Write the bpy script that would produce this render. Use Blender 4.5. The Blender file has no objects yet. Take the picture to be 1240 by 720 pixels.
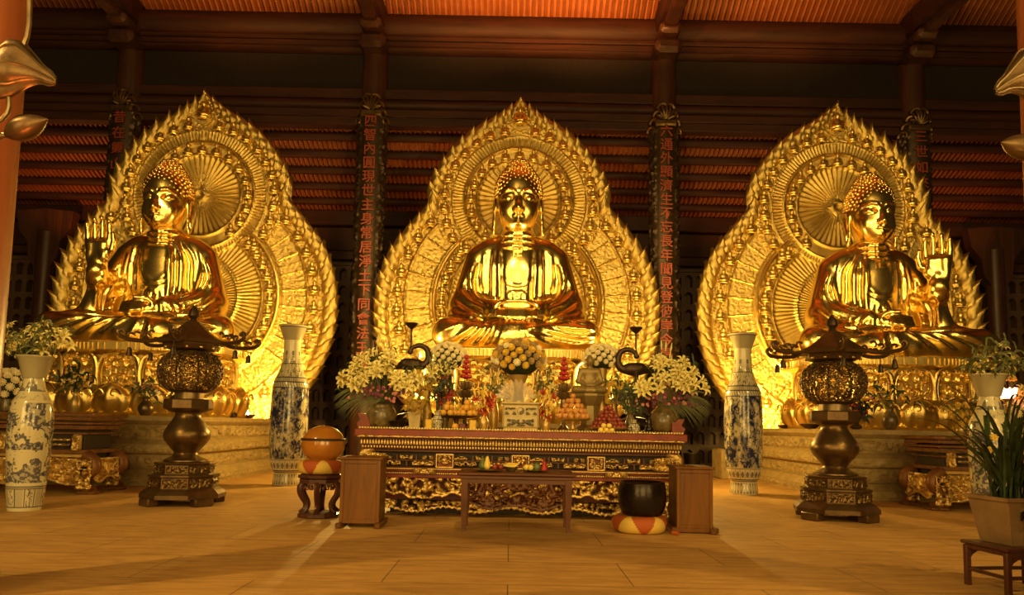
import bpy, bmesh, math, random
import numpy as np
from math import sin, cos, pi, radians, sqrt, atan2
from mathutils import Vector, Matrix
RND = random.Random(7)
SC = bpy.context.scene
COL = SC.collection

# ---------------------------------------------------------------- materials
MATS = {}
def nmat(name):
    m = bpy.data.materials.new(name); m.use_nodes = True
    MATS[name] = m
    nt = m.node_tree
    return m, nt, nt.nodes['Principled BSDF']
def setin(b, **kw):
    for k, v in kw.items():
        k = k.replace('_', ' ')
        if k == 'Specular IOR Level': pass
        s = b.inputs[k]
        if k in ('Base Color', 'Emission Color', 'Specular Tint', 'Sheen Tint'): v = (*v[:3], 1)
        s.default_value = v
def link(nt, a, b): nt.links.new(a, b)
def texco(nt, scale=(1, 1, 1), kind='Object'):
    tc = nt.nodes.new('ShaderNodeTexCoord'); mp = nt.nodes.new('ShaderNodeMapping')
    mp.inputs['Scale'].default_value = scale
    link(nt, tc.outputs[kind], mp.inputs['Vector']); return mp.outputs['Vector']
def noise(nt, vec, scale=5, detail=4, rough=.55, dist=0):
    n = nt.nodes.new('ShaderNodeTexNoise')
    n.inputs['Scale'].default_value = scale; n.inputs['Detail'].default_value = detail
    n.inputs['Roughness'].default_value = rough; n.inputs['Distortion'].default_value = dist
    link(nt, vec, n.inputs['Vector']); return n.outputs['Fac']
def ramp(nt, fac, stops):
    r = nt.nodes.new('ShaderNodeValToRGB'); e = r.color_ramp.elements
    while len(e) < len(stops): e.new(.5)
    for i, (p, c) in enumerate(stops): e[i].position = p; e[i].color = (*c[:3], 1)
    link(nt, fac, r.inputs['Fac']); return r.outputs['Color']
def bump(nt, h, bsdf, strength=.3, dist=.02):
    b = nt.nodes.new('ShaderNodeBump'); b.inputs['Strength'].default_value = strength; b.inputs['Distance'].default_value = dist
    link(nt, h, b.inputs['Height']); link(nt, b.outputs['Normal'], bsdf.inputs['Normal'])
def simple(name, col, rough=.5, metal=0, var=.0, vscale=6, bmp=0, bscale=30, coat=0, emit=None, estr=0, stretch=(1, 1, 1), trans=0):
    m, nt, b = nmat(name)
    setin(b, Base_Color=col, Roughness=rough, Metallic=metal)
    if coat: setin(b, Coat_Weight=coat, Coat_Roughness=.08)
    if trans: setin(b, Transmission_Weight=trans)
    if emit: setin(b, Emission_Color=emit, Emission_Strength=estr)
    if var:
        v = texco(nt, stretch); f = noise(nt, v, vscale, 5)
        lo = tuple(max(0, c * (1 - var)) for c in col); hi = tuple(min(1, c * (1 + var)) for c in col)
        link(nt, ramp(nt, f, [(.3, lo), (.7, hi)]), b.inputs['Base Color'])
    if bmp:
        v = texco(nt, stretch); f = noise(nt, v, bscale, 4); bump(nt, f, b, bmp, .02)
    return m
def wood(name, c1, c2, scale=4, stretch=(1, 1, .12), rough=.45, coat=.2, bmp=.15):
    m, nt, b = nmat(name); setin(b, Roughness=rough, Coat_Weight=coat * .5, Coat_Roughness=.25, Specular_IOR_Level=.3)
    v = texco(nt, stretch); f = noise(nt, v, scale, 8, .65, 1.2)
    link(nt, ramp(nt, f, [(.28, c1), (.5, tuple((a + b_) / 2 for a, b_ in zip(c1, c2))), (.72, c2)]), b.inputs['Base Color'])
    bump(nt, f, b, bmp, .01)
    return m
GOLD = (1.0, .60, .13)
def mk_mats():
    simple('gold_polished', (1.0, .74, .25), .24, 1, bmp=.045, bscale=2.2)
    m, nt, b = nmat('gold_relief'); setin(b, Metallic=1, Roughness=.42)
    v = texco(nt); f = noise(nt, v, 30, 6, .75, .8); f2 = noise(nt, v, 3, 3)
    link(nt, ramp(nt, f2, [(.3, (.55, .41, .13)), (.7, (.68, .52, .18))]), b.inputs['Base Color'])
    bump(nt, f, b, .6, .02)
    simple('gold_leaf', (.80, .60, .2), .34, 1, bmp=.4, bscale=25)
    simple('gold_paint', (.66, .46, .16), .40, .8, bmp=.3, bscale=40)
    simple('bronze_dark', (.115, .068, .028), .38, .7, var=.35, vscale=5, bmp=.15, bscale=18)
    simple('bronze_black', (.055, .035, .02), .4, .6, var=.3, bmp=.2, bscale=30)
    simple('bronze_grey', (.20, .14, .07), .36, .8, var=.3, bmp=.1)
    m, nt, b = nmat('stone'); setin(b, Roughness=.6)
    v = texco(nt); f = noise(nt, v, 5, 8, .7)
    link(nt, ramp(nt, f, [(.3, (.27, .19, .075)), (.7, (.50, .365, .15))]), b.inputs['Base Color'])
    bump(nt, noise(nt, v, 40, 4), b, .2, .01)
    # floor
    m, nt, b = nmat('floor_stone'); setin(b, Roughness=.42)
    v = texco(nt)
    br = nt.nodes.new('ShaderNodeTexBrick'); br.offset = .5
    for k, x in dict(Scale=1, Mortar_Size=.006, Brick_Width=2.4, Row_Height=1.2, Bias=0).items(): br.inputs[k.replace('_', ' ')].default_value = x
    br.inputs['Color1'].default_value = (.60, .355, .115, 1); br.inputs['Color2'].default_value = (.52, .30, .095, 1); br.inputs['Mortar'].default_value = (.16, .10, .04, 1)
    link(nt, v, br.inputs['Vector'])
    v2 = texco(nt, (1.0, 5, 1)); f = noise(nt, v2, 1.6, 9, .68, .5)
    mx = nt.nodes.new('ShaderNodeMix'); mx.data_type = 'RGBA'; mx.blend_type = 'MULTIPLY'; mx.inputs['Factor'].default_value = .75
    link(nt, br.outputs['Color'], mx.inputs[6]); link(nt, ramp(nt, f, [(.32, (.50, .44, .34)), (.60, (1, 1, 1))]), mx.inputs[7])
    link(nt, mx.outputs[2], b.inputs['Base Color'])
    rr = ramp(nt, noise(nt, v, 2.5, 5), [(.3, (.50, .50, .50)), (.7, (.72, .72, .72))]); link(nt, rr, b.inputs['Roughness'])
    wood('wood_beam', (.014, .0045, .003), (.052, .0145, .008), 3, (.12, 1, 1), .62, 0)
    wood('wood_column', (.022, .009, .006), (.075, .028, .015), 3, (1, 1, .1), .45)
    wood('wood_pillar', (.26, .075, .03), (.38, .12, .045), 2, (1, 1, .12), .35, .3, .06)
    wood('wood_podium', (.07, .024, .003), (.21, .080, .010), 3.2, (1, 1, .16), .42, .25, .12)
    wood('wood_table', (.06, .018, .006), (.15, .048, .014), 3, (.2, 1, 1), .4, .3)
    wood('wood_stool', (.045, .016, .012), (.11, .04, .025), 4, (1, 1, .3), .3, .5)
    wood('wood_soffit', (.30, .10, .035), (.46, .17, .06), 3, (1, .15, 1), .6, 0, .1)
    simple('red_lacquer', (.20, .026, .010), .45, 0, var=.25, coat=.08)
    simple('red_dark', (.16, .026, .016), .45, 0, var=.3)
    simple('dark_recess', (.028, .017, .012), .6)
    simple('orange_lacquer', (.40, .155, .018), .2, 0, var=.12, coat=.6)
    simple('fabric_orange', (.36, .075, .012), .7, bmp=.2)
    simple('fabric_yellow', (.62, .42, .08), .7, bmp=.2)
    simple('bowl_black', (.02, .013, .009), .22, .5, bmp=.12, bscale=22)
    simple('clay_pot', (.26, .165, .08), .5, var=.2)
    simple('niche_wall', (.07, .036, .02), .6, var=.25)
    simple('black_metal', (.015, .012, .01), .4, .4)
    simple('petal_white', (.86, .78, .50), .6, var=.12, vscale=20)
    simple('petal_yellow', (.70, .47, .06), .6, var=.15, vscale=20)
    simple('petal_cream', (.80, .71, .28), .55, var=.15, vscale=20)
    simple('petal_purple', (.16, .025, .085), .6, var=.4, vscale=20)
    simple('petal_pink', (.50, .20, .17), .6)
    simple('petal_red', (.42, .028, .022), .5, var=.2)
    simple('petal_center', (.35, .22, .03), .7)
    simple('leaf_green', (.035, .06, .013), .5, var=.4, vscale=8)
    simple('leaf_dark', (.016, .03, .009), .5, var=.4, vscale=8)
    simple('leaf_olive', (.09, .10, .025), .5, var=.3, vscale=8)
    simple('stem_green', (.10, .13, .04), .6)
    simple('fruit_orange', (.70, .38, .05), .4, bmp=.1, bscale=60)
    simple('fruit_peach', (.60, .28, .08), .45, var=.3, vscale=12)
    simple('fruit_red', (.26, .045, .03), .35, var=.5, vscale=14)
    simple('fruit_yellow', (.88, .66, .14), .4, var=.1)
    simple('fruit_green', (.12, .17, .05), .4, var=.3)
    simple('glazed_pot', (.12, .085, .035), .3, coat=.3, var=.6, vscale=9)
    simple('urn_stone', (.47, .37, .17), .4, var=.12, vscale=10)
    simple('urn_ink', (.10, .08, .05), .5)
    simple('gold_small', (.55, .38, .13), .35, .6)
    simple('plastic_wrap', (.9, .85, .75), .12, 0, trans=.75)
    simple('flame', (1, .6, .2), .5, emit=(1, .62, .16), estr=60)
    simple('lamp_pink', (1, .5, .4), .5, emit=(1, .32, .2), estr=9)
    simple('lamp_gold', (1, .6, .2), .5, emit=(1, .6, .15), estr=8)
    simple('porcelain_plain', (.60, .54, .34), .18, coat=.5)
    # painted porcelain: colour attribute
    m, nt, b = nmat('porcelain'); setin(b, Roughness=.16, Coat_Weight=.5, Coat_Roughness=.05)
    at = nt.nodes.new('ShaderNodeAttribute'); at.attribute_name = 'paint'
    link(nt, at.outputs['Color'], b.inputs['Base Color'])
    # beam panel
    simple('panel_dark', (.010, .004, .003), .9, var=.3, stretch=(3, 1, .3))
    simple('petal_gold', (.80, .55, .16), .5)

# ---------------------------------------------------------------- mesh builder
class MB:
    def __init__(s): s.v = []; s.f = []; s.m = []; s.n = 0; s.M = None
    def add(s, verts, faces, mi=0):
        verts = np.asarray(verts, dtype=np.float64)
        if s.M is not None:
            A = np.array(s.M); verts = verts @ A[:3, :3].T + A[:3, 3]
        s.v.append(verts)
        o = s.n
        s.f.extend([tuple(i + o for i in f) for f in faces]); s.m.extend([mi] * len(faces))
        s.n += len(verts); return s
    def box(s, c, d, b=0, mi=0, rz=0):
        x, y, z = (k / 2 for k in d)
        if b <= 0:
            v = [(i * x, j * y, k * z) for i in (-1, 1) for j in (-1, 1) for k in (-1, 1)]
            f = [(0, 1, 3, 2), (4, 6, 7, 5), (0, 4, 5, 1), (2, 3, 7, 6), (0, 2, 6, 4), (1, 5, 7, 3)]
        else:
            b = min(b, x * .9, y * .9, z * .9)
            v = []; idx = {}
            for i in (-1, 1):
                for j in (-1, 1):
                    for k in (-1, 1):
                        idx[i, j, k] = len(v)
                        v += [(i * x, j * (y - b), k * (z - b)), (i * (x - b), j * y, k * (z - b)), (i * (x - b), j * (y - b), k * z)]
            f = []
            g = lambda i, j, k, a: idx[i, j, k] + a
            for t in (-1, 1):
                q = [g(t, -1, -1, 0), g(t, 1, -1, 0), g(t, 1, 1, 0), g(t, -1, 1, 0)]; f.append(tuple(q if t > 0 else q[::-1]))
                q = [g(-1, t, -1, 1), g(1, t, -1, 1), g(1, t, 1, 1), g(-1, t, 1, 1)]; f.append(tuple(q if t < 0 else q[::-1]))
                q = [g(-1, -1, t, 2), g(1, -1, t, 2), g(1, 1, t, 2), g(-1, 1, t, 2)]; f.append(tuple(q if t > 0 else q[::-1]))
            for i in (-1, 1):
                for j in (-1, 1):
                    f.append((g(i, j, -1, 0), g(i, j, 1, 0), g(i, j, 1, 1), g(i, j, -1, 1)))
                    f.append((g(i, -1, j, 0), g(i, 1, j, 0), g(i, 1, j, 2), g(i, -1, j, 2)))
                    f.append((g(-1, i, j, 1), g(1, i, j, 1), g(1, i, j, 2), g(-1, i, j, 2)))
                    for k in (-1, 1): f.append((g(i, j, k, 0), g(i, j, k, 1), g(i, j, k, 2)))
        cz, sz = cos(rz), sin(rz)
        v = [(c[0] + p[0] * cz - p[1] * sz, c[1] + p[0] * sz + p[1] * cz, c[2] + p[2]) for p in v]
        return s.add(v, f, mi)
    def lathe(s, prof, seg=32, c=(0, 0, 0), rot=0, mi=0, cap=True, sx=1, sy=1):
        n = len(prof)
        a = np.arange(seg) * 2 * pi / seg + rot
        P = np.array(prof)
        v = np.empty((n, seg, 3))
        v[:, :, 0] = c[0] + P[:, :1] * np.cos(a) * sx; v[:, :, 1] = c[1] + P[:, :1] * np.sin(a) * sy; v[:, :, 2] = c[2] + P[:, 1:2]
        f = []
        for i in range(n - 1):
            for j in range(seg):
                k = (j + 1) % seg
                f.append((i * seg + j, i * seg + k, (i + 1) * seg + k, (i + 1) * seg + j))
        if cap:
            f.append(tuple(range(seg))[::-1]); f.append(tuple((n - 1) * seg + j for j in range(seg)))
        return s.add(v.reshape(-1, 3), f, mi)
    def tube(s, pts, r, seg=8, mi=0, cap=True, flat=1):
        pts = [Vector(p) for p in pts]; n = len(pts)
        rs = [r] * n if not hasattr(r, '__len__') else list(r)
        up = None; vs = []
        for i, p in enumerate(pts):
            t = (pts[min(i + 1, n - 1)] - pts[max(i - 1, 0)])
            if t.length < 1e-9: t = Vector((0, 0, 1))
            t.normalize()
            if up is None:
                up = t.orthogonal().normalized()
            else:
                up = (up - t * up.dot(t))
                if up.length < 1e-6: up = t.orthogonal()
                up.normalize()
            w = t.cross(up)
            for j in range(seg):
                a = 2 * pi * j / seg
                vs.append(p + (up * cos(a) + w * sin(a) * flat) * rs[i])
        f = []
        for i in range(n - 1):
            for j in range(seg):
                k = (j + 1) % seg
                f.append((i * seg + j, i * seg + k, (i + 1) * seg + k, (i + 1) * seg + j))
        if cap: f.append(tuple(range(seg))[::-1]); f.append(tuple((n - 1) * seg + j for j in range(seg)))
        return s.add([tuple(q) for q in vs], f, mi)
    def sph(s, c, r, seg=12, rings=8, mi=0):
        if not hasattr(r, '__len__'): r = (r, r, r)
        v = [(c[0], c[1], c[2] - r[2])]
        for i in range(1, rings):
            p = -pi / 2 + pi * i / rings
            for j in range(seg):
                a = 2 * pi * j / seg; v.append((c[0] + r[0] * cos(p) * cos(a), c[1] + r[1] * cos(p) * sin(a), c[2] + r[2] * sin(p)))
        v.append((c[0], c[1], c[2] + r[2])); N = len(v) - 1; f = []
        for j in range(seg):
            k = (j + 1) % seg
            f.append((0, 1 + k, 1 + j)); f.append((N, N - seg + j, N - seg + k))
        for i in range(rings - 2):
            for j in range(seg):
                k = (j + 1) % seg; a = 1 + i * seg
                f.append((a + j, a + k, a + seg + k, a + seg + j))
        return s.add(v, f, mi)
    def prism(s, poly, y0, y1, mi=0):       # poly in (x, z), extruded along y
        n = len(poly)
        v = [(x, y0, z) for x, z in poly] + [(x, y1, z) for x, z in poly]
        f = [tuple(range(n)), tuple(range(2 * n - 1, n - 1, -1))]
        for i in range(n):
            k = (i + 1) % n; f.append((i, i + n, k + n, k))
        return s.add(v, f, mi)
    def grid(s, X, Y, Z, mask=None, mi=0, flip=False):   # 2D arrays of coordinates; mask per cell
        a, b = X.shape
        idx = np.arange(a * b).reshape(a, b)
        q = np.stack([idx[:-1, :-1], idx[1:, :-1], idx[1:, 1:], idx[:-1, 1:]], -1)
        q = q[mask] if mask is not None else q.reshape(-1, 4)
        if flip: q = q[:, ::-1]
        V = np.stack([X, Y, Z], -1).reshape(-1, 3)
        used = np.unique(q); remap = -np.ones(len(V), int); remap[used] = np.arange(len(used))
        return s.add(V[used], [tuple(r) for r in remap[q].tolist()], mi)
    def build(s, name, mats, parent=None, loc=(0, 0, 0), rz=0, sharp=38, paint=None):
        me = bpy.data.meshes.new(name)
        V = np.concatenate(s.v) if s.v else np.zeros((0, 3))
        me.from_pydata(V.tolist(), [], s.f)
        if not isinstance(mats, (list, tuple)): mats = [mats]
        for m in mats: me.materials.append(MATS[m])
        if len(mats) > 1: me.polygons.foreach_set('material_index', s.m)
        finish(me, sharp)
        if paint is not None:
            ca = me.color_attributes.new('paint', 'FLOAT_COLOR', 'POINT')
            ca.data.foreach_set('color', np.concatenate([paint, np.ones((len(paint), 1))], 1).astype(np.float32).ravel())
        return mkobj(name, me, parent, loc, rz)
def finish(me, sharp=38):
    me.validate()
    me.polygons.foreach_set('use_smooth', [True] * len(me.polygons))
    if sharp and sharp < 180: me.set_sharp_from_angle(angle=radians(sharp))
    me.update()
def mkobj(name, me, parent=None, loc=(0, 0, 0), rz=0):
    o = bpy.data.objects.new(name, me); COL.objects.link(o)
    o.location = loc; o.rotation_euler = (0, 0, rz)
    if parent: o.parent = parent
    return o
def tag(o, label=None, cat=None, group=None, kind=None):
    if label: o['label'] = label
    if cat: o['category'] = cat
    if group: o['group'] = group
    if kind: o['kind'] = kind
    return o
def thing(name, label, cat, loc=(0, 0, 0), rz=0, group=None, sc=None):
    o = bpy.data.objects.new(name, None); COL.objects.link(o)
    o.empty_display_size = .1
    o.location = loc; o.rotation_euler = (0, 0, rz)
    if sc: o.scale = sc if hasattr(sc, '__len__') else (sc, sc, sc)
    return tag(o, label, cat, group)
def kids(o): return [c for c in bpy.data.objects if c.parent is o]
def copy_tree(o, parent=None):
    c = o.copy(); COL.objects.link(c); c.parent = parent
    for ch in kids(o): copy_tree(ch, c)
    return c
def dup(root, loc, label, rz=None, group=None, sc=None):
    c = copy_tree(root); c.location = loc; c['label'] = label
    if rz is not None: c.rotation_euler.z = rz
    if group: c['group'] = group
    if sc: c.scale = sc if hasattr(sc, '__len__') else (sc, sc, sc)
    return c
def copy_part(o, parent, loc=(0, 0, 0), rot=None, sc=None):
    c = o.copy(); COL.objects.link(c); c.parent = parent; c.location = loc
    if rot is not None: c.rotation_euler = rot
    if sc is not None: c.scale = sc if hasattr(sc, '__len__') else (sc, sc, sc)
    return c
def struct(o): o['kind'] = 'structure'; return o

# ---------------------------------------------------------------- numpy noise
def vnoise(x, y, seed=0):
    xi = np.floor(x).astype(np.int64); yi = np.floor(y).astype(np.int64)
    xf = x - xi; yf = y - yi
    def h(a, b):
        n = (a * 374761393 + b * 668265263 + seed * 974711) & 0x7fffffff
        n = ((n ^ (n >> 13)) * 1274126177) & 0x7fffffff
        return ((n ^ (n >> 16)) & 0xffff) / 65535.
    u = xf * xf * (3 - 2 * xf); w = yf * yf * (3 - 2 * yf)
    return (h(xi, yi) * (1 - u) + h(xi + 1, yi) * u) * (1 - w) + (h(xi, yi + 1) * (1 - u) + h(xi + 1, yi + 1) * u) * w
def fbm(x, y, seed=0, o=4):
    t = 0; a = .5
    for i in range(o): t = t + a * vnoise(x * 2 ** i, y * 2 ** i, seed + i); a *= .5
    return t
def scroll(x, y, s=1.0, seed=0):
    """curling vine field in 0..1, high on the strands"""
    x = x * s; y = y * s
    wx = fbm(x, y, seed, 3) * 4; wy = fbm(x + 31, y + 17, seed + 9, 3) * 4
    a = np.abs(np.sin((x + wx) * 2.6 + np.cos(wy * 3))); b = np.abs(np.sin((y + wy) * 2.6 + np.cos(wx * 3)))
    return np.clip(1 - np.minimum(a, b) * 1.6, 0, 1)

# ---------------------------------------------------------------- signed-distance modelling
class SDF:
    def __init__(s, lo, hi, h):
        s.h = h; s.lo = np.array(lo, float)
        s.n = np.ceil((np.array(hi) - s.lo) / h).astype(int) + 1
        s.ax = [(s.lo[i] + h * np.arange(s.n[i])).astype(np.float32) for i in range(3)]
        s.p = np.full(s.n, 9., np.float32)
    def sl(s, lo, hi):
        r = []
        for i in range(3):
            a = max(0, int((lo[i] - s.lo[i]) / s.h) - 1); b = min(s.n[i], int((hi[i] - s.lo[i]) / s.h) + 3)
            if b <= a: return None
            r.append(slice(a, b))
        return tuple(r)
    def crd(s, q):
        return np.meshgrid(*[s.ax[i][q[i]] for i in range(3)], indexing='ij', sparse=True)
    def op(s, fn, lo, hi, k, mode):
        m = k + 2.5 * s.h
        q = s.sl([a - m for a in lo], [a + m for a in hi])
        if q is None: return
        d = fn(*s.crd(q)); a = s.p[q]
        if mode == 'add':
            if k > 0:
                t = np.maximum(k - np.abs(a - d), 0) / k; s.p[q] = np.minimum(a, d) - t * t * k * .25
            else: s.p[q] = np.minimum(a, d)
        else:
            d = -d
            if k > 0:
                t = np.maximum(k - np.abs(a - d), 0) / k; s.p[q] = np.maximum(a, d) + t * t * k * .25
            else: s.p[q] = np.maximum(a, d)
    def ell(s, c, r, k=.1, mode='add', rot=None):
        c = np.array(c, float); r = np.array(r, float)
        R = None if rot is None else np.array(rot)
        def fn(X, Y, Z):
            x, y, z = X - c[0], Y - c[1], Z - c[2]
            if R is not None: x, y, z = (R[i, 0] * x + R[i, 1] * y + R[i, 2] * z for i in range(3))
            k0 = np.sqrt((x / r[0]) ** 2 + (y / r[1]) ** 2 + (z / r[2]) ** 2)
            k1 = np.sqrt((x / r[0] ** 2) ** 2 + (y / r[1] ** 2) ** 2 + (z / r[2] ** 2) ** 2) + 1e-6
            return k0 * (k0 - 1) / k1
        e = r if R is None else np.full(3, r.max())
        s.op(fn, c - e, c + e, k, mode); return s
    def cap(s, a, b, r1, r2=None, k=.1, mode='add', flat=None):
        a = np.array(a, float); b = np.array(b, float); r2 = r1 if r2 is None else r2
        ba = b - a; L = (ba ** 2).sum() + 1e-9
        def fn(X, Y, Z):
            x, y, z = X - a[0], Y - a[1], Z - a[2]
            t = np.clip((x * ba[0] + y * ba[1] + z * ba[2]) / L, 0, 1)
            return np.sqrt((x - t * ba[0]) ** 2 + (y - t * ba[1]) ** 2 + (z - t * ba[2]) ** 2) - (r1 + (r2 - r1) * t)
        R = max(r1, r2)
        s.op(fn, np.minimum(a, b) - R, np.maximum(a, b) + R, k, mode); return s
    def chain(s, pts, rs, k=.05, mode='add'):
        if not hasattr(rs, '__len__'): rs = [rs] * len(pts)
        for i in range(len(pts) - 1): s.cap(pts[i], pts[i + 1], rs[i], rs[i + 1], k, mode)
        return s
    def rbox(s, c, d, r, k=.05, mode='add'):
        c = np.array(c, float); d = np.array(d, float) / 2
        def fn(X, Y, Z):
            x, y, z = np.abs(X - c[0]) - d[0] + r, np.abs(Y - c[1]) - d[1] + r, np.abs(Z - c[2]) - d[2] + r
            return np.sqrt(np.maximum(x, 0) ** 2 + np.maximum(y, 0) ** 2 + np.maximum(z, 0) ** 2) + np.minimum(np.maximum(np.maximum(x, y), z), 0) - r
        s.op(fn, c - d, c + d, k, mode); return s
    def front(s, x, z, off=0):
        """depth of the first surface met from the front (low y)"""
        i = int(round((x - s.lo[0]) / s.h)); k = int(round((z - s.lo[2]) / s.h))
        if not (0 <= i < s.n[0] and 0 <= k < s.n[2]): return None
        c = s.p[i, :, k]; w = np.nonzero(c < 0)[0]
        if len(w) == 0: return None
        j = w[0]
        if j == 0: return s.lo[1]
        t = c[j - 1] / (c[j - 1] - c[j]); return s.lo[1] + s.h * (j - 1 + t) + off
    def ridge(s, pl, r=.04, k=.05, mode='add', sink=.3, taper=True):
        pts = []
        pl = spline(pl, .06)
        for x, z in pl:
            y = s.front(x, z)
            if y is None: continue
            pts.append((x, y, z))
        if len(pts) < 3: return s
        # smooth depth
        ys = np.array([p[1] for p in pts])
        for _ in range(2): ys[1:-1] = (ys[:-2] + ys[1:-1] * 2 + ys[2:]) / 4
        sgn = -1 if mode == 'sub' else 1
        P = [(p[0], y + r * sink * sgn, p[2]) for p, y in zip(pts, ys)]
        n = len(P)
        for i in range(n - 1):
            if abs(P[i][1] - P[i + 1][1]) > .25: continue
            t0 = min(1, min(i, n - 1 - i) / (n * .25 + 1e-6)) if taper else 1
            t1 = min(1, min(i + 1, n - 2 - i) / (n * .25 + 1e-6)) if taper else 1
            s.cap(P[i], P[i + 1], r * (.35 + .65 * max(t0, 0)), r * (.35 + .65 * max(t1, 0)), k, mode)
        return s
    def mesh(s):
        P = s.p; h = s.h
        ins = P < 0
        n0, n1, n2 = (k - 1 for k in P.shape)
        cnt = np.zeros((n0, n1, n2), np.int8)
        for i in (0, 1):
            for j in (0, 1):
                for k in (0, 1): cnt += ins[i:n0 + i, j:n1 + j, k:n2 + k]
        ci, cj, ck = np.nonzero((cnt > 0) & (cnt < 8))
        idx = -np.ones((n0, n1, n2), np.int32); idx[ci, cj, ck] = np.arange(len(ci))
        acc = np.zeros((len(ci), 3)); w = np.zeros(len(ci))
        cor = [(i, j, k) for i in (0, 1) for j in (0, 1) for k in (0, 1)]
        for a in cor:
            for ax in range(3):
                if a[ax]: continue
                b = list(a); b[ax] = 1
                pa = P[ci + a[0], cj + a[1], ck + a[2]]; pb = P[ci + b[0], cj + b[1], ck + b[2]]
                m = (pa < 0) != (pb < 0)
                t = np.where(m, pa / np.where(m, pa - pb, 1), 0)
                for d in range(3):
                    q = a[d] + (t if d == ax else 0)
                    acc[:, d] += np.where(m, q, 0)
                w += m
        V = (acc / w[:, None] + np.stack([ci, cj, ck], 1)) * h + s.lo
        F = []
        for ax in range(3):
            A = [slice(None)] * 3; B = [slice(None)] * 3
            A[ax] = slice(0, -1); B[ax] = slice(1, None)
            sa, sb = ins[tuple(A)], ins[tuple(B)]
            e = np.stack(np.nonzero(sa != sb), 1)
            u, v = [(1, 2), (2, 0), (0, 1)][ax]
            ok = (e[:, u] > 0) & (e[:, v] > 0) & (e[:, u] < P.shape[u] - 1) & (e[:, v] < P.shape[v] - 1); e = e[ok]
            def g(du, dv):
                q = e.copy(); q[:, u] -= du; q[:, v] -= dv
                return idx[q[:, 0], q[:, 1], q[:, 2]]
            quad = np.stack([g(1, 1), g(0, 1), g(0, 0), g(1, 0)], 1)
            fl = ~sa[tuple(e.T)]
            quad[fl] = quad[fl][:, ::-1]
            F.append(quad)
        F = np.concatenate(F)
        return V, F
    def build(s, name, mat, parent=None, loc=(0, 0, 0), flipx=False, smooth=1):
        V, F = s.mesh()
        if smooth:
            for _ in range(smooth):
                acc = np.zeros_like(V); c = np.zeros(len(V))
                for i in range(4):
                    a, b = F[:, i], F[:, (i + 1) % 4]
                    np.add.at(acc, a, V[b]); np.add.at(c, a, 1)
                V = V * .5 + acc / np.maximum(c, 1)[:, None] * .5
        if flipx: V = V * np.array([-1, 1, 1]); F = F[:, ::-1]
        me = quadmesh(name, V, F); me.materials.append(MATS[mat])
        finish(me, 0)
        return mkobj(name, me, parent, loc)
def quadmesh(name, V, F):
    me = bpy.data.meshes.new(name)
    me.vertices.add(len(V)); me.vertices.foreach_set('co', np.asarray(V, np.float32).ravel())
    me.loops.add(len(F) * 4); me.loops.foreach_set('vertex_index', np.asarray(F, np.int32).ravel())
    me.polygons.add(len(F)); me.polygons.foreach_set('loop_start', np.arange(len(F), dtype=np.int32) * 4)
    me.update(calc_edges=True); return me
def spline(pl, step=.06):
    """Catmull-Rom through 2D/3D points"""
    P = [np.array(p, float) for p in pl]
    if len(P) == 2:
        n = max(2, int(np.linalg.norm(P[1] - P[0]) / step)); return [tuple(P[0] + (P[1] - P[0]) * i / n) for i in range(n + 1)]
    P = [2 * P[0] - P[1]] + P + [2 * P[-1] - P[-2]]; out = []
    for i in range(1, len(P) - 2):
        n = max(2, int(np.linalg.norm(P[i + 1] - P[i]) / step))
        for j in range(n):
            t = j / n
            out.append(tuple(.5 * (2 * P[i] + (P[i + 1] - P[i - 1]) * t + (2 * P[i - 1] - 5 * P[i] + 4 * P[i + 1] - P[i + 2]) * t * t + (3 * P[i] - P[i - 1] - 3 * P[i + 1] + P[i + 2]) * t ** 3)))
    out.append(tuple(P[-2])); return out
mk_mats()

# ---------------------------------------------------------------- camera
F_PX, CX, CY, TH, RO = 900., 620., 434., radians(5.14), radians(1.1)
def make_camera():
    cd = bpy.data.cameras.new('camera'); cam = bpy.data.objects.new('camera', cd); COL.objects.link(cam)
    cd.sensor_fit = 'HORIZONTAL'; cd.sensor_width = 36; cd.lens = F_PX / 1240 * 36
    cd.shift_y = (CY - 360) / 1240; cd.shift_x = 0
    U = Vector((0, -sin(TH), cos(TH))); Fw = Vector((0, cos(TH), sin(TH))); X = Vector((1, 0, 0))
    r = X * cos(RO) + U * sin(RO); u = -X * sin(RO) + U * cos(RO)
    M = Matrix((r, u, -Fw)).transposed().to_4x4(); M.translation = (0, 0, 1.5)
    cam.matrix_world = M; cd.clip_end = 200; cd.clip_start = .1
    SC.camera = cam
make_camera()
# ================================================================ room
X0 = .1; YC = 24.6
def sbox(name, mat, c, d, b=0.02, rz=0):
    return struct(MB().box((0, 0, 0), d, b).build(name, mat, None, c, rz))
# floor
fl = MB().box((0, 14, -.1), (60, 44, .2)).build('floor', 'floor_stone'); struct(fl)
zc = lambda y: 14.14 + (70 - y) * .0296
# lintels and mouldings between the columns (run the whole width)
def beam(name, y0, y1, mat, Y=YC, dpt=.5, rnd=0, zz=None):
    z0, z1 = zz if zz else (zc(y1), zc(y0))
    m = MB()
    hz = (z1 - z0) / 2
    if rnd:
        pr = [(cos(a) * dpt / 2, sin(a) * hz) for a in np.linspace(0, 2 * pi, 14, endpoint=False) + .22]
        V = [(x, p[0], p[1]) for x in (-26, 26) for p in pr]; n = len(pr)
        m.add(V, [tuple(range(n)), tuple(range(2 * n - 1, n - 1, -1))] + [(i, (i + 1) % n, n + (i + 1) % n, n + i) for i in range(n)])
    else: m.box((0, 0, 0), (52, dpt, z1 - z0), .03)
    return struct(m.build(name, mat, None, (0, Y, (z0 + z1) / 2)))
beam('trim_1', 22, 53, 'wood_beam', YC, .8, 1)
beam('trim_2', 52, 57, 'wood_beam', YC, .62)
beam('trim_3', 57, 64, 'wood_beam', YC, .5)
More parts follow.
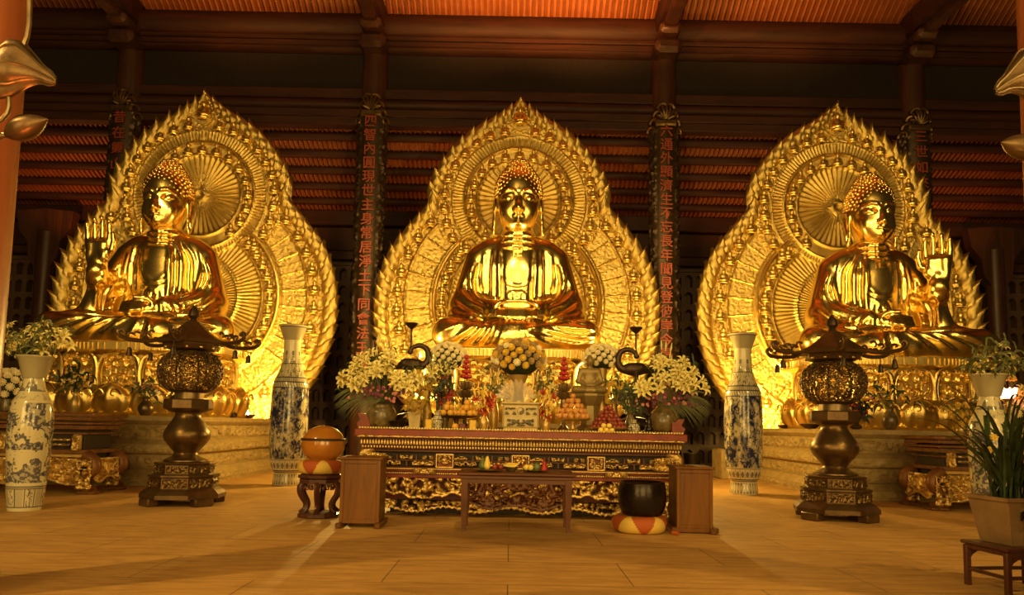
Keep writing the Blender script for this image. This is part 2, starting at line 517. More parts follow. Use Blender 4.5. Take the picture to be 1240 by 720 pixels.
beam('trim_4', 63, 71, 'wood_beam', YC, .62, 1)
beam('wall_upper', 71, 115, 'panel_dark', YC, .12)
for k in range(-26, 27): pass
beam('trim_5', 114, 126, 'wood_beam', YC, .42)
beam('trim_6', 125, 140, 'wood_beam', YC, .54, 1)
beam('trim_7', 140, 149, 'wood_beam', YC, .66)
beam('trim_8', 148, 158, 'wood_beam', YC, .46)
# main roof soffit rising toward the camera with battens
def soffit(name, Ylo, zlo, Yhi, zhi, mat, nb, xs=(-26, 26), bat=.1):
    m = MB(); L = sqrt((Yhi - Ylo) ** 2 + (zhi - zlo) ** 2); ang = atan2(zhi - zlo, Yhi - Ylo)
    m.M = Matrix.Translation((0, Ylo, zlo)) @ Matrix.Rotation(ang, 4, 'X')
    m.box(((xs[0] + xs[1]) / 2, L / 2, .06), (xs[1] - xs[0], L, .08))
    st = (xs[1] - xs[0]) / nb
    for i in range(nb):
        m.box((xs[0] + st * (i + .5), L / 2, .14), (st * .48, L, .10), mi=1)
    return struct(m.build(name, [mat, 'wood_batten']))
wood('wood_batten', (.13, .035, .009), (.22, .065, .018), 3, (1, .15, 1), .6, 0, .1)
soffit('ceiling', YC + .3, zc(20), 13, 22.2, 'wood_soffit', 250)
# lower aisle roof behind the columns, with purlins
s_lo = (29.6, 9.95); s_hi = (25.0, 12.1)
soffit('ceiling_aisle', s_lo[0], s_lo[1], s_hi[0], s_hi[1], 'wood_soffit', 300)
for i in range(6):
    t = .12 + i * .165
    y = s_hi[0] + (s_lo[0] - s_hi[0]) * t; z = s_hi[1] + (s_lo[1] - s_hi[1]) * t
    pm = MB(); n = 12
    V = [(x, cos(a) * .16, sin(a) * .17) for x in (-26, 26) for a in np.linspace(0, 2 * pi, n, endpoint=False)]
    pm.add(V, [tuple(range(n)), tuple(range(2 * n - 1, n - 1, -1))] + [(j, (j + 1) % n, n + (j + 1) % n, n + j) for j in range(n)])
    struct(pm.build('trim_%d' % (10 + i), 'wood_beam', None, (0, y, z - .26)))
# rear wall: beams, then niches
YW = 29.6
beam('trim_20', 0, 0, 'wood_beam', YW - .25, .5, 0, (9.35, 9.95))
beam('trim_21', 0, 0, 'wood_beam', YW - .15, .3, 0, (8.35, 9.3))
beam('trim_22', 0, 0, 'wood_beam', YW - .25, .45, 0, (7.95, 8.3))
def niche_wall():
    m = MB(); px, pz = .45, .70; nx, nz = 96, 11
    x0 = -px * nx / 2; H = 7.95; zb = H - .15 - nz * pz
    m.box((0, .42, H / 2), (px * nx + 4, .1, H))             # back of the niches
    m.box((0, .15, zb / 2), (px * nx + 4, .5, zb)); m.box((0, .15, H - .075), (px * nx + 4, .5, .15))
    w = .155; bz, sz, tz = .09, .47, .60                     # niche half width, sill, spring and tip heights
    V = []; Fs = []
    for i in range(nx):
        for k in range(nz):
            a = x0 + i * px; c = zb + k * pz; xm = a + px / 2
            o = [(a, c), (a + px, c), (a + px, c + pz), (a, c + pz)]
            q = [(xm - w, c + bz), (xm + w, c + bz), (xm + w, c + sz), (xm + w * .6, c + (sz + tz) / 2 + .015), (xm, c + tz), (xm - w * .6, c + (sz + tz) / 2 + .015), (xm - w, c + sz)]
            b = len(V); V += [(x, 0, z) for x, z in o] + [(x, 0, z) for x, z in q] + [(x, .38, z) for x, z in q]
            F = [(0, 1, 5, 4), (1, 2, 6, 5), (2, 3, 8, 7, 6), (3, 10, 9, 8), (3, 0, 4, 10)]
            F = [(0, 1, 5, 4), (1, 2, 6, 5), (2, 8, 7, 6), (2, 3, 8), (3, 10, 9, 8), (3, 0, 4, 10)]
            F += [(4 + j, 4 + (j + 1) % 7, 11 + (j + 1) % 7, 11 + j) for j in range(7)]
            Fs += [tuple(b + t for t in f) for f in F]
    m.add(V, Fs)
    return struct(m.build('wall_back', 'niche_wall', None, (X0, YW, 0), sharp=20))
niche_wall()
# round columns of the back row, with couplet boards
COLX = [-13.25, -4.87, 5.01, 13.5]
def column(x, Y, r, z1, mat='wood_column', lab='', grp=None, nm='round_column'):
    t = thing(nm, lab, 'column', (x, Y, 0), group=grp)
    b = MB().lathe([(r * 1.02, .32), (r * 1.03, z1 * .4), (r * .98, z1 * .8), (r * .93, z1)], 40).build('shaft', mat, t)
    MB().lathe([(r * 1.5, 0), (r * 1.55, .12), (r * 1.25, .2), (r * 1.15, .34)], 40).build('stone_base', 'stone', t)
    return t
def couplet(x, Y, chars, lab, zt, zb):
    t = thing('couplet_board', lab, 'couplet board', (x, Y, 0), group='carved couplet boards on the back columns')
    R = .52; m = MB(); A = np.linspace(-2.75, -.39, 25); Z = np.linspace(zb, zt, 160)
    aa, zz = np.meshgrid(A, Z, indexing='ij')
    rel = scroll(aa * 2.2, zz * 2.2, 1.0, 5)
    edge = (np.abs(aa + pi / 2) > .62)
    rr = R + .015 + np.where(edge, rel * .07, 0)
    m.grid(rr * np.cos(aa), rr * np.sin(aa), zz, flip=False)
    m.build('board', 'bronze_black', t)
    # crown of carved leaf scrolls
    c = MB()
    for s in (-1, 1):
        for q in range(4):
            a0 = -pi / 2 + s * (.15 + q * .25); z0 = zt + .75 - q * .24
            pts = []
            for k in range(22):
                u = k / 21; th = u * 4.6; rad = .22 * (1 - u * .75)
                pts.append(((R + .07) * cos(a0 + s * rad * cos(th) * 1.6), (R + .07) * sin(a0 + s * rad * cos(th) * 1.6), z0 + rad * sin(th) - .2))
            c.tube(pts, [.05 * (1 - .6 * k / 21) + .012 for k in range(22)], 6)
    c.box((0, -R - .02, zt + .1), (.75, .12, .22), .05)
    for q in range(7):
        a = (q - 3) * .42; c.tube(spline([(.05 * sin(a), -R - .06, zt + .2), (.26 * sin(a), -R - .12, zt + .2 + .28 * cos(a)), (.34 * sin(a), -R - .08, zt + .2 + .48 * cos(a))], .05), [.03, .05, .055, .05, .04] if False else .045, 6)
    c.build('carved_crown', 'bronze_dark', t)
    n = len(chars); hh = (zt - zb) / n
    for i, ch in enumerate(chars):
        fc = bpy.data.curves.new('character', 'FONT'); fc.body = ch; fc.size = .44; fc.extrude = .018; fc.align_x = 'CENTER'; fc.align_y = 'CENTER'; fc.resolution_u = 2; fc.offset = .005
        tmp = bpy.data.objects.new('tmp', fc); me = bpy.data.meshes.new_from_object(tmp)
        bpy.data.objects.remove(tmp); me.name = 'character'; me.materials.clear(); me.materials.append(MATS['red_gold'])
        o = mkobj('character', me, t)
        o.location = (0, -R - .06, zt - hh * (i + .5)); o.rotation_euler = (pi / 2, 0, 0)
    return t
simple('red_gold', (.30, .062, .035), .42, .4)
posn = ['far left', 'left of the central halo', 'right of the central halo', 'far right']
labs = ['dark round column behind the left halo, partly hidden by it', 'dark round column standing left of the central halo', 'dark round column standing right of the central halo', 'dark round column behind the right halo, partly hidden by it']
for x, l in zip(COLX, labs): column(x, YC, .47, 14.05, lab=l, grp='dark round columns of the back row')
couplet(COLX[1], YC, '四智內圓現世主身常居淨土下同會法王寶蓮', 'carved couplet board with red characters on the column left of the central halo', 11.75, 2.7)
couplet(COLX[2], YC, '六通外顯濟生不忘長年聞見登彼岸今是心道', 'carved couplet board with red characters on the column right of the central halo', 11.6, 2.7)
couplet(COLX[0], YC, '昔在靈山今現南天同一法界大慈悲心光', 'carved couplet board on the far left column, mostly behind the left halo', 11.75, 2.6)
couplet(COLX[3], YC, '三世如來十方常住普度眾生共成佛道無', 'carved couplet board on the far right column, mostly behind the right halo', 11.6, 2.6)
# cross beams that run from the columns toward the camera
for i, x in enumerate(COLX):
    m = MB().box((0, 0, 0), (.62, 15, .95), .12)
    m.box((0, -.2, -.58), (.44, 14.6, .25), .06)
    struct(m.build('trim_%d' % (30 + i), 'wood_beam', None, (x, YC - 7.2, zc(47) + .5)))
    k = MB().box((0, 0, 0), (.9, 1.3, .5), .15); k.box((0, -.1, .45), (.7, 1.7, .4), .12)
    struct(k.build('trim_%d' % (40 + i), 'wood_column', None, (x, YC - .4, 14.2)))
# carved brackets and rear pilasters beside the wall
for i, x in enumerate((-18.1, 18.6)):
    t = thing('rear_column', ['dark column with carved bracket before the niche wall, far left edge', 'dark column with carved bracket before the niche wall, far right edge'][i], 'column', (x, 28.3, 0), group='columns before the niche wall')
    MB().lathe([(.34, 0), (.34, 8.6)], 28).build('shaft', 'wood_column', t)
    b = MB()
    for s in (-1, 1):
        b.prism([(s * .3, 7.2), (s * .55, 7.6), (s * .62, 8.2), (s * 1.0, 8.7), (s * 1.1, 9.4), (0, 9.5), (0, 7.0)][::s], -.22, .22)
    b.build('bracket', 'wood_column', t)
# near pillars at the picture's edges
def near_pillar(x, Y, lab):
    t = thing('red_pillar', lab, 'pillar', (x, Y, 0), group='near red pillars at both sides')
    MB().lathe([(.42, .3), (.42, 3), (.40, 12)], 48).build('shaft', 'wood_pillar', t)
    MB().lathe([(.50, 0), (.53, .12), (.50, .2), (.46, .31)], 48).build('stone_base', 'stone', t)
near_pillar(-4.90, 6.4, 'orange-red wooden pillar at the left edge behind the bronze lotus')
t = thing('dark_bin', 'dark round bin on the floor in the gap right of the central halo', 'bin', (6.65, 27.3, 0)); MB().lathe([(.26, 0), (.32, .5), (.34, .62), (.31, .62), (.27, .3), (.01, .1)], 24, cap=False).build('bin', 'bronze_black', t)
near_pillar(5.0, 6.4, 'orange-red wooden pillar at the right edge behind the bronze lotus')

# ================================================================ lights
def area(name, loc, tgt, size, power, col=(1, .62, .25), sizey=None, spread=None):
    l = bpy.data.lights.new(name, 'AREA'); l.energy = power; l.color = col; l.size = size
    if sizey: l.shape = 'RECTANGLE'; l.size_y = sizey
    if spread: l.spread = spread
    o = bpy.data.objects.new(name, l); COL.objects.link(o); o.location = loc
    o.rotation_euler = (Vector(tgt) - Vector(loc)).to_track_quat('-Z', 'Y').to_euler(); return o
def spot(name, loc, tgt, power, ang=60, col=(1, .62, .25), r=.1, blend=.5):
    l = bpy.data.lights.new(name, 'SPOT'); l.energy = power; l.color = col; l.spot_size = radians(ang); l.spot_blend = blend; l.shadow_soft_size = r
    o = bpy.data.objects.new(name, l); COL.objects.link(o); o.location = loc
    o.rotation_euler = (Vector(tgt) - Vector(loc)).to_track_quat('-Z', 'Y').to_euler(); return o
def point(name, loc, power, col=(1, .6, .2), r=.06):
    l = bpy.data.lights.new(name, 'POINT'); l.energy = power; l.color = col; l.shadow_soft_size = r
    o = bpy.data.objects.new(name, l); COL.objects.link(o); o.location = loc; return o
WARM = (1, .62, .17)
# door openings of the hall behind the visitor
for x in (-10, 0, 10):
    area('door_light', (x, -7, 4.6), (x, 10, 4.6), 6.5, 1100, (1, .64, .19), 8.0)
# added soft fill high behind the camera, mirrored in the gilded statues
area('statue_fill', (0, -7, 12.5), (0, 16, 7), 30, 1050, WARM, 3.6)
# flood lamps aimed at the three statues
for x in (-10, .1, 10.2):
    spot('flood_lamp', (x * .6 - 2.5, 7.5, 11), (x, 21, 6.0), 2600, 44, WARM, .6)
    spot('flood_lamp', (x * .6 + 3.0, 9.5, 9), (x, 22.5, 6.5), 1000, 56, WARM, .5)
    for s in (-1, 1):
        spot('halo_uplight', (x + s * 3.0, 21.6, 1.75), (x + s * 1.8, 23.4, 5), 160, 110, (1, .66, .13), .08)
# two lamps high at the front corners that light the floor and the altar
spot('floor_lamp', (-9, 3.0, 9), (.5, 12, 0), 2100, 75, WARM, .12)
spot('floor_lamp', (9, 3.0, 9), (-.5, 12, 0), 1700, 75, WARM, .12)
spot('altar_lamp', (0, 7, 10), (0, 13, 1.6), 900, 34, WARM, .2)
# low lamps on the inner ends of the side plinths
for s in (-1, 1): point('statue_lamp', (s * 3.3 + .1, 19.0, 3.0), 760, (1, .64, .15), .06)
spot('plinth_lamp', (-7.35, 21.9, 1.85), (-8.9, 23.5, 2.9), 1500, 140, (1, .64, .13), .05)
spot('plinth_lamp', (7.55, 21.9, 1.85), (9.1, 23.5, 2.9), 1400, 140, (1, .64, .13), .05)
# orange lamps on the roof timbers
for x, p in ((-9, 500), (-1.5, 1100), (2.2, 1900), (8.5, 600)):
    spot('roof_lamp', (x, 20.6, 13.2), (x, 22, 17), p * .95, 140, (1, .36, .07), .2)
for x, p in ((-16, 420), (-9, 260), (0, 650), (9, 260), (16, 220)):
    spot('aisle_lamp', (x, 26.2, 7.5), (x, 27, 12), p, 130, (1, .33, .07), .2)
# orange spots on the near pillars
spot('pillar_lamp', (-3.2, 3.0, .6), (-4.7, 6.4, 4), 300, 70, (1, .26, .05), .15)
spot('pillar_lamp', (3.4, 3.0, .6), (4.9, 6.4, 4), 60, 70, (1, .5, .12), .15)
wd = bpy.data.worlds.new('world'); SC.world = wd; wd.use_nodes = True
wd.node_tree.nodes['Background'].inputs['Color'].default_value = (1, .6, .2, 1)
wd.node_tree.nodes['Background'].inputs['Strength'].default_value = .02
SC.view_settings.view_transform = 'Standard'; SC.view_settings.look = 'None'
SC.view_settings.gamma = 1; SC.view_settings.use_curve_mapping = False
SC.view_settings.exposure = 0
# ================================================================ halos
# local frame: x across, z up from the floor, front face at y = 0; axis at x = 0
HC = (0, 8.68); BC = (0, 5.40)                 # centres of the head ring and the body ring
def halo_outline():
    R = [(0, 12.05), (.35, 11.72), (.86, 11.25), (1.75, 10.62), (2.32, 9.95), (2.72, 9.2), (2.86, 8.5), (2.94, 8.25), (3.52, 7.55), (4.0, 6.85), (4.3, 5.9), (4.36, 4.9), (4.22, 4.0), (3.85, 3.05), (3.3, 2.2), (2.6, 1.56)]
    return R
def make_halo():
    root = thing('halo', 'x', 'halo', group='gilded halos behind the three statues')
    out = spline(halo_outline(), .12)
    oz = np.array([p[1] for p in out])[::-1]; ox = np.array([p[0] for p in out])[::-1]
    xs = np.arange(-4.5, 4.51, .03); zs = np.arange(1.56, 12.1, .03)
    X, Z = np.meshgrid(xs, zs, indexing='ij')
    W_ = np.interp(Z, oz, ox)
    inside = np.abs(X) < W_ - .10
    rh = np.hypot(X - HC[0], Z - HC[1]); rb = np.hypot(X - BC[0], Z - BC[1])
    ah = np.arctan2(Z - HC[1], X); ab = np.arctan2(Z - BC[1], X)
    D = np.full(X.shape, .06)
    # body region first, the head disc lies over it
    head = rh < 2.12 + .0
    upper = (Z > 8.1)
    # body: fine radial hatching between rings
    hat = (np.sin(ab * 130) * .5 + .5) * .02
    brk = (fbm(ab * 60, rb * 14, 7, 2) > .42)
    nz = fbm(X * 6, Z * 6, 3, 4)
    Db = .05 + np.where((rb > 2.72) & (rb < 3.55), hat * brk + fbm(X * 22, Z * 22, 5, 3) * .045, 0) + np.where(rb < 2.1, (np.sin(ab * 90) * .5 + .5) * .03 + nz * .02, 0)
    for r0, w, h in ((2.14, .05, .09), (2.66, .06, .12), (2.76, .03, .06), (3.58, .04, .08), (1.35, .05, .07)):
        Db += h * np.exp(-((rb - r0) / w) ** 2)
    Db += np.where((rb > 2.2) & (rb < 2.6), scroll(X, Z, 4.2, 4) * .03, 0) + np.where(rb > 3.6, scroll(X, Z, 4.0, 8) * .035, 0)
    # panel spokes of the wide band
    sp = np.abs(((ab / (pi / 18)) % 1) - .5) < .035
    Db += np.where(sp & (rb > 2.8) & (rb < 3.55), .035, 0)
    # head region
    Dh = .12 + np.where(rh < 1.3, (np.sin(ah * 44) * .5 + .5) * .05 * np.clip(rh / .35, 0, 1), 0)
    Dh += np.where((rh > 1.78) & (rh < 2.12), (np.sin(ah * 120) * .5 + .5) * .035 + nz * .02, 0) + np.where((rh > 1.36) & (rh < 1.7), nz * .03, 0)
    for r0, w, h in ((1.33, .04, .09), (1.74, .04, .10), (2.14, .03, .05), (.16, .08, .08)): Dh += h * np.exp(-((rh - r0) / w) ** 2)
    Dh += np.where(rh > 2.2, scroll(X, Z, 4.2, 12) * .035, 0)
    hz = (rh < 1.95) | upper | ((rh < 2.7) & (Z > 7.4))
    D = np.where(hz, Dh, Db)
    edge = np.clip((W_ - np.abs(X)) / .35, 0, 1); D = D + (1 - edge) * .05
    ins = inside[:-1, :-1] & inside[1:, :-1] & inside[:-1, 1:] & inside[1:, 1:]
    m = MB(); m.grid(X, -D, Z, ins, flip=True)
    # rim and back
    po = [(x, z) for x, z in out]
    full = [(x - .09 * (1 if x > 0 else 0), z) for x, z in po][::-1]
    poly = [(x, z) for x, z in full] + [(-x, z) for x, z in full[::-1][1:]]
    poly = [(x * .985, z - .05 * (z > 11.8)) for x, z in poly]
    m.prism(poly, .0, .24)
    m.build('relief_panel', 'gold_relief', root)
    # raised ring mouldings as turned bars
    for nm, c, r, th, a0, a1 in (('ring_moulding', HC, 1.33, .035, -60, 240), ('ring_moulding', HC, 1.74, .04, -50, 230), ('ring_moulding', BC, 2.66, .05, -52, 232)):
        aa = np.radians(np.linspace(a0, a1, 90)); q = MB()
        pts = [(c[0] + r * cos(a), -.16, c[1] + r * sin(a)) for a in aa]
        if c is BC: pts = [p for p in pts if not (abs(p[0]) < 1.55 and p[2] > 7)]
        for s in ((-1, 1) if c is BC else (0,)):
            q = MB(); q.tube([p for p in pts if p[0] * s >= 0], th, 6); q.build(nm, 'gold_leaf', root)
    # small seated figures
    sd = SDF((-.22, -.26, -.02), (.22, .05, .50), .022)
    sd.ell((0, -.08, .09), (.17, .13, .06), .03).ell((0, -.06, .2), (.095, .075, .13), .04).ell((0, -.07, .37), (.062, .065, .075), .02).ell((0, -.06, .445), (.03, .03, .03), .02)
    sd.cap((-.1, -.06, .26), (-.12, -.1, .14), .035, k=.03).cap((.1, -.06, .26), (.12, -.1, .14), .035, k=.03).ell((0, -.09, .02), (.15, .13, .045), .01)
    fig = sd.build('seated_figure', 'gold_leaf', root, smooth=0)
    spots = []
    for k in range(17):
        a = radians(90 + (k - 8) * 27.7 * .62 * 1.0)
        spots.append((HC[0] + 1.54 * cos(a), HC[1] + 1.54 * sin(a)))
    for k in range(23):
        if k == 11: continue
        a = radians(90 + (k - 11) * 11.9)
        spots.append((HC[0] + 2.40 * cos(a), HC[1] + 2.40 * sin(a)))
    spots.append((0, 11.38))
    for s in (-1, 1):
        for k in range(14):
            a = radians(52 - k * 9.4)
            if sin(a) * 3.80 + BC[1] < 1.8: continue
            spots.append((s * (3.82 * cos(a)), BC[1] + 3.82 * sin(a)))
        for k in range(11):
            a = radians(47 - k * 9.6)
            spots.append((s * (2.40 * cos(a)), BC[1] + 2.40 * sin(a)))
    spots = [p for p in spots if p[1] > 1.9]
    for i, (x, z) in enumerate(spots):
        loc = (x, -.14, z - .22)
        if i == 0: fig.location = loc
        else: copy_part(fig, root, loc, sc=(1.5, 1.6, 1.35) if (x == 0 and z > 11) else 1)
    if len(spots): fig.scale = (1, 1, 1)
    # flame leaves round the rim: pointed, curling upward and outward, with a midrib
    def leaf_mesh():
        m = MB(); n = 15; w = 9
        X = np.zeros((n, w)); Y = np.zeros((n, w)); Z = np.zeros((n, w))
        for i in range(n):
            t = i / (n - 1)
            hw = .27 * sin(pi * min(1, t * .93 + .12)) ** .8 * (1 - .25 * t) + .004
            cx = .07 * t * t + .10 * t ** 6; cz = .86 * t
            for j in range(w):
                u = j / (w - 1) * 2 - 1
                X[i, j] = cx + u * hw * .85 + (.04 * t * t); Z[i, j] = cz + .02 * cos(u * 9) * (1 - t)
                Y[i, j] = -.10 * (1 - u * u) - .05 * abs(sin(t * 9 + abs(u) * 2)) * (1 - abs(u) * .5) - .10 * t * t
        m.grid(X, Y, Z, flip=False); m.grid(X, Y * 0 + .08, Z, flip=True)
        # close the edge
        for j in (0, w - 1):
            m.grid(np.stack([X[:, j], X[:, j]]), np.stack([Y[:, j], Y[:, j] * 0 + .08]), np.stack([Z[:, j], Z[:, j]]), flip=bool(j))
        return m
    lf = leaf_mesh().build('flame_leaf', 'gold_relief', root, sharp=60)
    arc = [np.array(p) for p in out]
    L = np.concatenate([[0], np.cumsum([np.linalg.norm(arc[i + 1] - arc[i]) for i in range(len(arc) - 1)])])
    nl = 30; first = True
    for k in range(nl):
        d = L[-1] * (k + .55) / nl
        i = min(len(arc) - 2, int(np.searchsorted(L, d)) - 1); t = (d - L[i]) / (L[i + 1] - L[i] + 1e-9)
        p = arc[i] + (arc[i + 1] - arc[i]) * t; tg = arc[i] - arc[i + 1]; tg /= np.linalg.norm(tg)   # pointing up the rim
        ang = atan2(tg[0], tg[1])
        if p[1] - .3 * abs(tg[1]) < 1.62: continue
        for s in (-1, 1):
            k_ = .5 + .5 * min(1, d / 1.8)
            loc = (s * (p[0] - .15 - .24 * tg[0]), -.13, p[1] - .28 * tg[1])
            rot = (0, s * (ang + .20), 0)
            if first: lf.location = loc; lf.rotation_euler = rot; lf.scale = (s * k_, 1, k_); first = False
            else: copy_part(lf, root, loc, rot, (s * k_, 1, k_))
        tp = spline([(0, .78), (.06, .55), (.17, .38), (.13, .30), (.27, .12), (.20, .06), (.30, -.14), (0, -.3)], .05)
    q = MB(); q.prism(tp + [(-x, z) for x, z in tp[::-1][1:-1]], -.22, .04); q.sph((0, -.22, .12), (.1, .07, .2), 10, 8)
    q.build('flame_tip', 'gold_relief', root, (0, 0, 11.24)).scale = (.85, 1, .85)
    return root
halo = make_halo(); halo.location = (.12, 23.5, 0); halo['label'] = 'tall gilded halo with flame edge behind the central statue'
dup(halo, (-10.12, 23.5, 0), 'tall gilded halo with flame edge behind the left statue')
dup(halo, (10.38, 23.5, 0), 'tall gilded halo with flame edge behind the right statue')
# ================================================================ statues
def head_parts(root, loc):
    """head with its neck, and the curled hair cap; origin at the chin's level on the axis, face toward -y"""
    s = SDF((-.86, -.95, -.75), (.86, .85, 2.15), .022)
    # cranium and face
    s.ell((0, .05, 1.02), (.60, .66, .66), .05).ell((0, -.10, .55), (.53, .52, .60), .18).ell((0, -.22, .20), (.36, .34, .24), .16)
    s.ell((0, -.30, .08), (.17, .16, .11), .10)
    for t in (-1, 1):
        s.ell((t * .27, -.36, .42), (.19, .18, .22), .12)                       # cheeks
        s.chain([(t * .045, -.60, .80), (t * .13, -.62, .90), (t * .28, -.58, .93), (t * .42, -.44, .86), (t * .50, -.30, .76)], [.018, .024, .026, .02, .012], .035)   # brow
        s.ell((t * .25, -.53, .735), (.155, .09, .075), .03, 'sub')              # eye hollow
        s.ell((t * .25, -.455, .735), (.15, .115, .085), .03)                    # lid
        s.chain([(t * .10, -.545, .705), (t * .19, -.575, .685), (t * .30, -.55, .69), (t * .41, -.46, .72)], [.008, .012, .012, .006], .02)   # lower lid edge
        s.chain([(t * .11, -.56, .70), (t * .2, -.59, .678), (t * .3, -.565, .683), (t * .40, -.48, .71)], .007, .012, 'sub')
        s.ell((t * .075, -.625, .44), (.06, .065, .05), .04)                     # nostril wing
        s.ell((t * .04, -.66, .395), (.02, .03, .018), .015, 'sub')
        # ear: long lobe
        s.ell((t * .60, .06, .68), (.055, .15, .20), .05)
        s.chain([(t * .61, -.02, .83), (t * .645, .13, .85), (t * .65, .20, .70), (t * .635, .14, .52), (t * .63, .04, .36), (t * .635, .0, .12), (t * .64, -.02, -.02)], [.03, .035, .035, .035, .05, .065, .055], .03)
        s.chain([(t * .61, -.04, .55), (t * .62, -.06, .3), (t * .63, -.07, .08)], [.03, .03, .03], .03)
        s.ell((t * .665, .05, .66), (.035, .07, .10), .02, 'sub')
        s.ell((t * .665, -.02, .15), (.04, .025, .12), .02, 'sub')
    s.chain([(0, -.56, .83), (0, -.61, .70), (0, -.68, .54), (0, -.71, .46)], [.035, .045, .06, .072], .05)  # nose
    s.ell((0, -.70, .452), (.066, .06, .05), .03)
    s.chain([(-.17, -.52, .285), (-.08, -.60, .305), (0, -.615, .293), (.08, -.60, .305), (.17, -.52, .285)], [.012, .03, .034, .03, .012], .03)
    s.chain([(-.13, -.54, .245), (0, -.595, .215), (.13, -.54, .245)], [.012, .04, .012], .03)
    s.chain([(-.18, -.545, .268), (-.06, -.63, .262), (.06, -.63, .262), (.18, -.545, .268)], .008, .012, 'sub')
    s.cap((0, -.62, .40), (0, -.60, .34), .012, .02, .03, 'sub')
    s.ell((0, -.545, .135), (.09, .06, .05), .06)
    s.ell((0, -.60, .92), (.035, .035, .035), .01)                               # urna dot
    # neck with three creases
    s.cap((0, .08, -.70), (0, .05, .25), .46, .38, .06)
    for i, z in enumerate((-.10, -.25, -.40)):
        n = 24; s.chain([((.43 + i * .015) * cos(a), .07 + (.42 + i * .015) * sin(a), z) for a in np.linspace(0, 2 * pi, n + 1)], .055, .03)
    s.build('head', 'gold_polished', root, loc, smooth=2)
    # hair: a cap and rows of curls
    h = SDF((-.80, -.85, .1), (.80, .95, 2.2), .035)
    h.ell((0, .09, 1.03), (.595, .65, .66), .05).ell((0, .12, 1.48), (.33, .36, .40), .16).ell((0, -.42, .60), (.50, .40, .52), .05, 'sub').ell((0, -.6, .3), (.7, .5, .6), .05, 'sub')
    h.rbox((0, .1, .12), (2, 2, .7), .02, .05, 'sub').ell((0, -.55, .74), (.47, .36, .40), .04, 'sub')
    # ears stand clear of the hair
    for t in (-1, 1): h.ell((t * .62, -.02, .55), (.16, .26, .36), .05, 'sub')
    o = h.build('hair', 'gold_polished', root, loc, smooth=1)
    # curls placed on the cap's surface from top to hairline
    V = np.array([v.co[:] for v in o.data.vertices]); N = np.array([v.normal[:] for v in o.data.vertices])
    ok = (V[:, 2] > .50); V, N = V[ok], N[ok]
    outw = V - np.array([0, .1, .95]); ok = (np.einsum('ij,ij->i', outw, N) > .12); V, N = V[ok], N[ok]
    order = np.argsort(-V[:, 2] + .0 * V[:, 0]); V, N = V[order], N[order]
    left = np.ones(len(V), bool); m = MB(); cnt = 0
    for i in range(len(V)):
        if not left[i]: continue
        left &= ((V - V[i]) ** 2).sum(1) > .092 ** 2
        p, n = V[i], N[i]
        M = Vector(n).to_track_quat('Z', 'Y').to_matrix().to_4x4(); M.translation = Vector(p + n * .012)
        m.M = M; m.sph((0, 0, 0), (.043, .043, .05), 8, 6); cnt += 1
    c = m.build('curls', 'gold_polished', root, loc, sharp=50); c['kind'] = 'stuff'
    MB().sph((0, -.27, 1.60), (.075, .05, .075), 12, 8).build('hair_jewel', 'lamp_off', root, loc)
simple('lamp_off', (.5, .06, .03), .15, .2)

def finger(s, pts, r, k=.03):
    n = len(pts); s.chain(pts, [r * (1 - .22 * i / (n - 1)) for i in range(n)], k)

def raised_hand(s, c, t=1, yaw=0.0):
    """right-hand palm toward the front, fingers up; c = palm centre; t = +1 puts the thumb at +x"""
    cy, sy = cos(yaw), sin(yaw)
    def T(x, y, z):
        x *= t * 1.15; z *= 1.22; return (c[0] + x * cy - y * sy, c[1] + x * sy + y * cy, c[2] + z)
    s.chain([T(-.16, 0, .14), T(-.12, .03, -.28)], [.17, .15], .08); s.chain([T(.14, 0, .14), T(.08, .03, -.28)], [.17, .16], .08)
    s.cap(T(0, .02, .14), T(0, .04, -.25), .17, .15, .06)
    s.ell(T(.19, -.08, -.12), (.13, .11, .2), .05)                          # thumb pad
    s.ell(T(-.18, -.06, -.12), (.09, .09, .2), .05)
    for x, L in ((-.255, .44), (-.09, .56), (.085, .60), (.255, .52)):
        b = .16; finger(s, [T(x, 0, b), T(x * 1.03, -.02, b + L * .45), T(x * 1.04, -.05, b + L * .75), T(x * 1.04, -.10, b + L)], .084, .02)
        for q in (.02, .42, .72): s.cap(T(x - .06, -.10 - .03 * q, b + .09 + L * q), T(x + .06, -.10 - .03 * q, b + .09 + L * q), .012, .012, .02, 'sub')
    finger(s, [T(.22, -.04, -.18), T(.37, -.08, .02), T(.42, -.10, .22), T(.40, -.12, .38)], .095, .04)

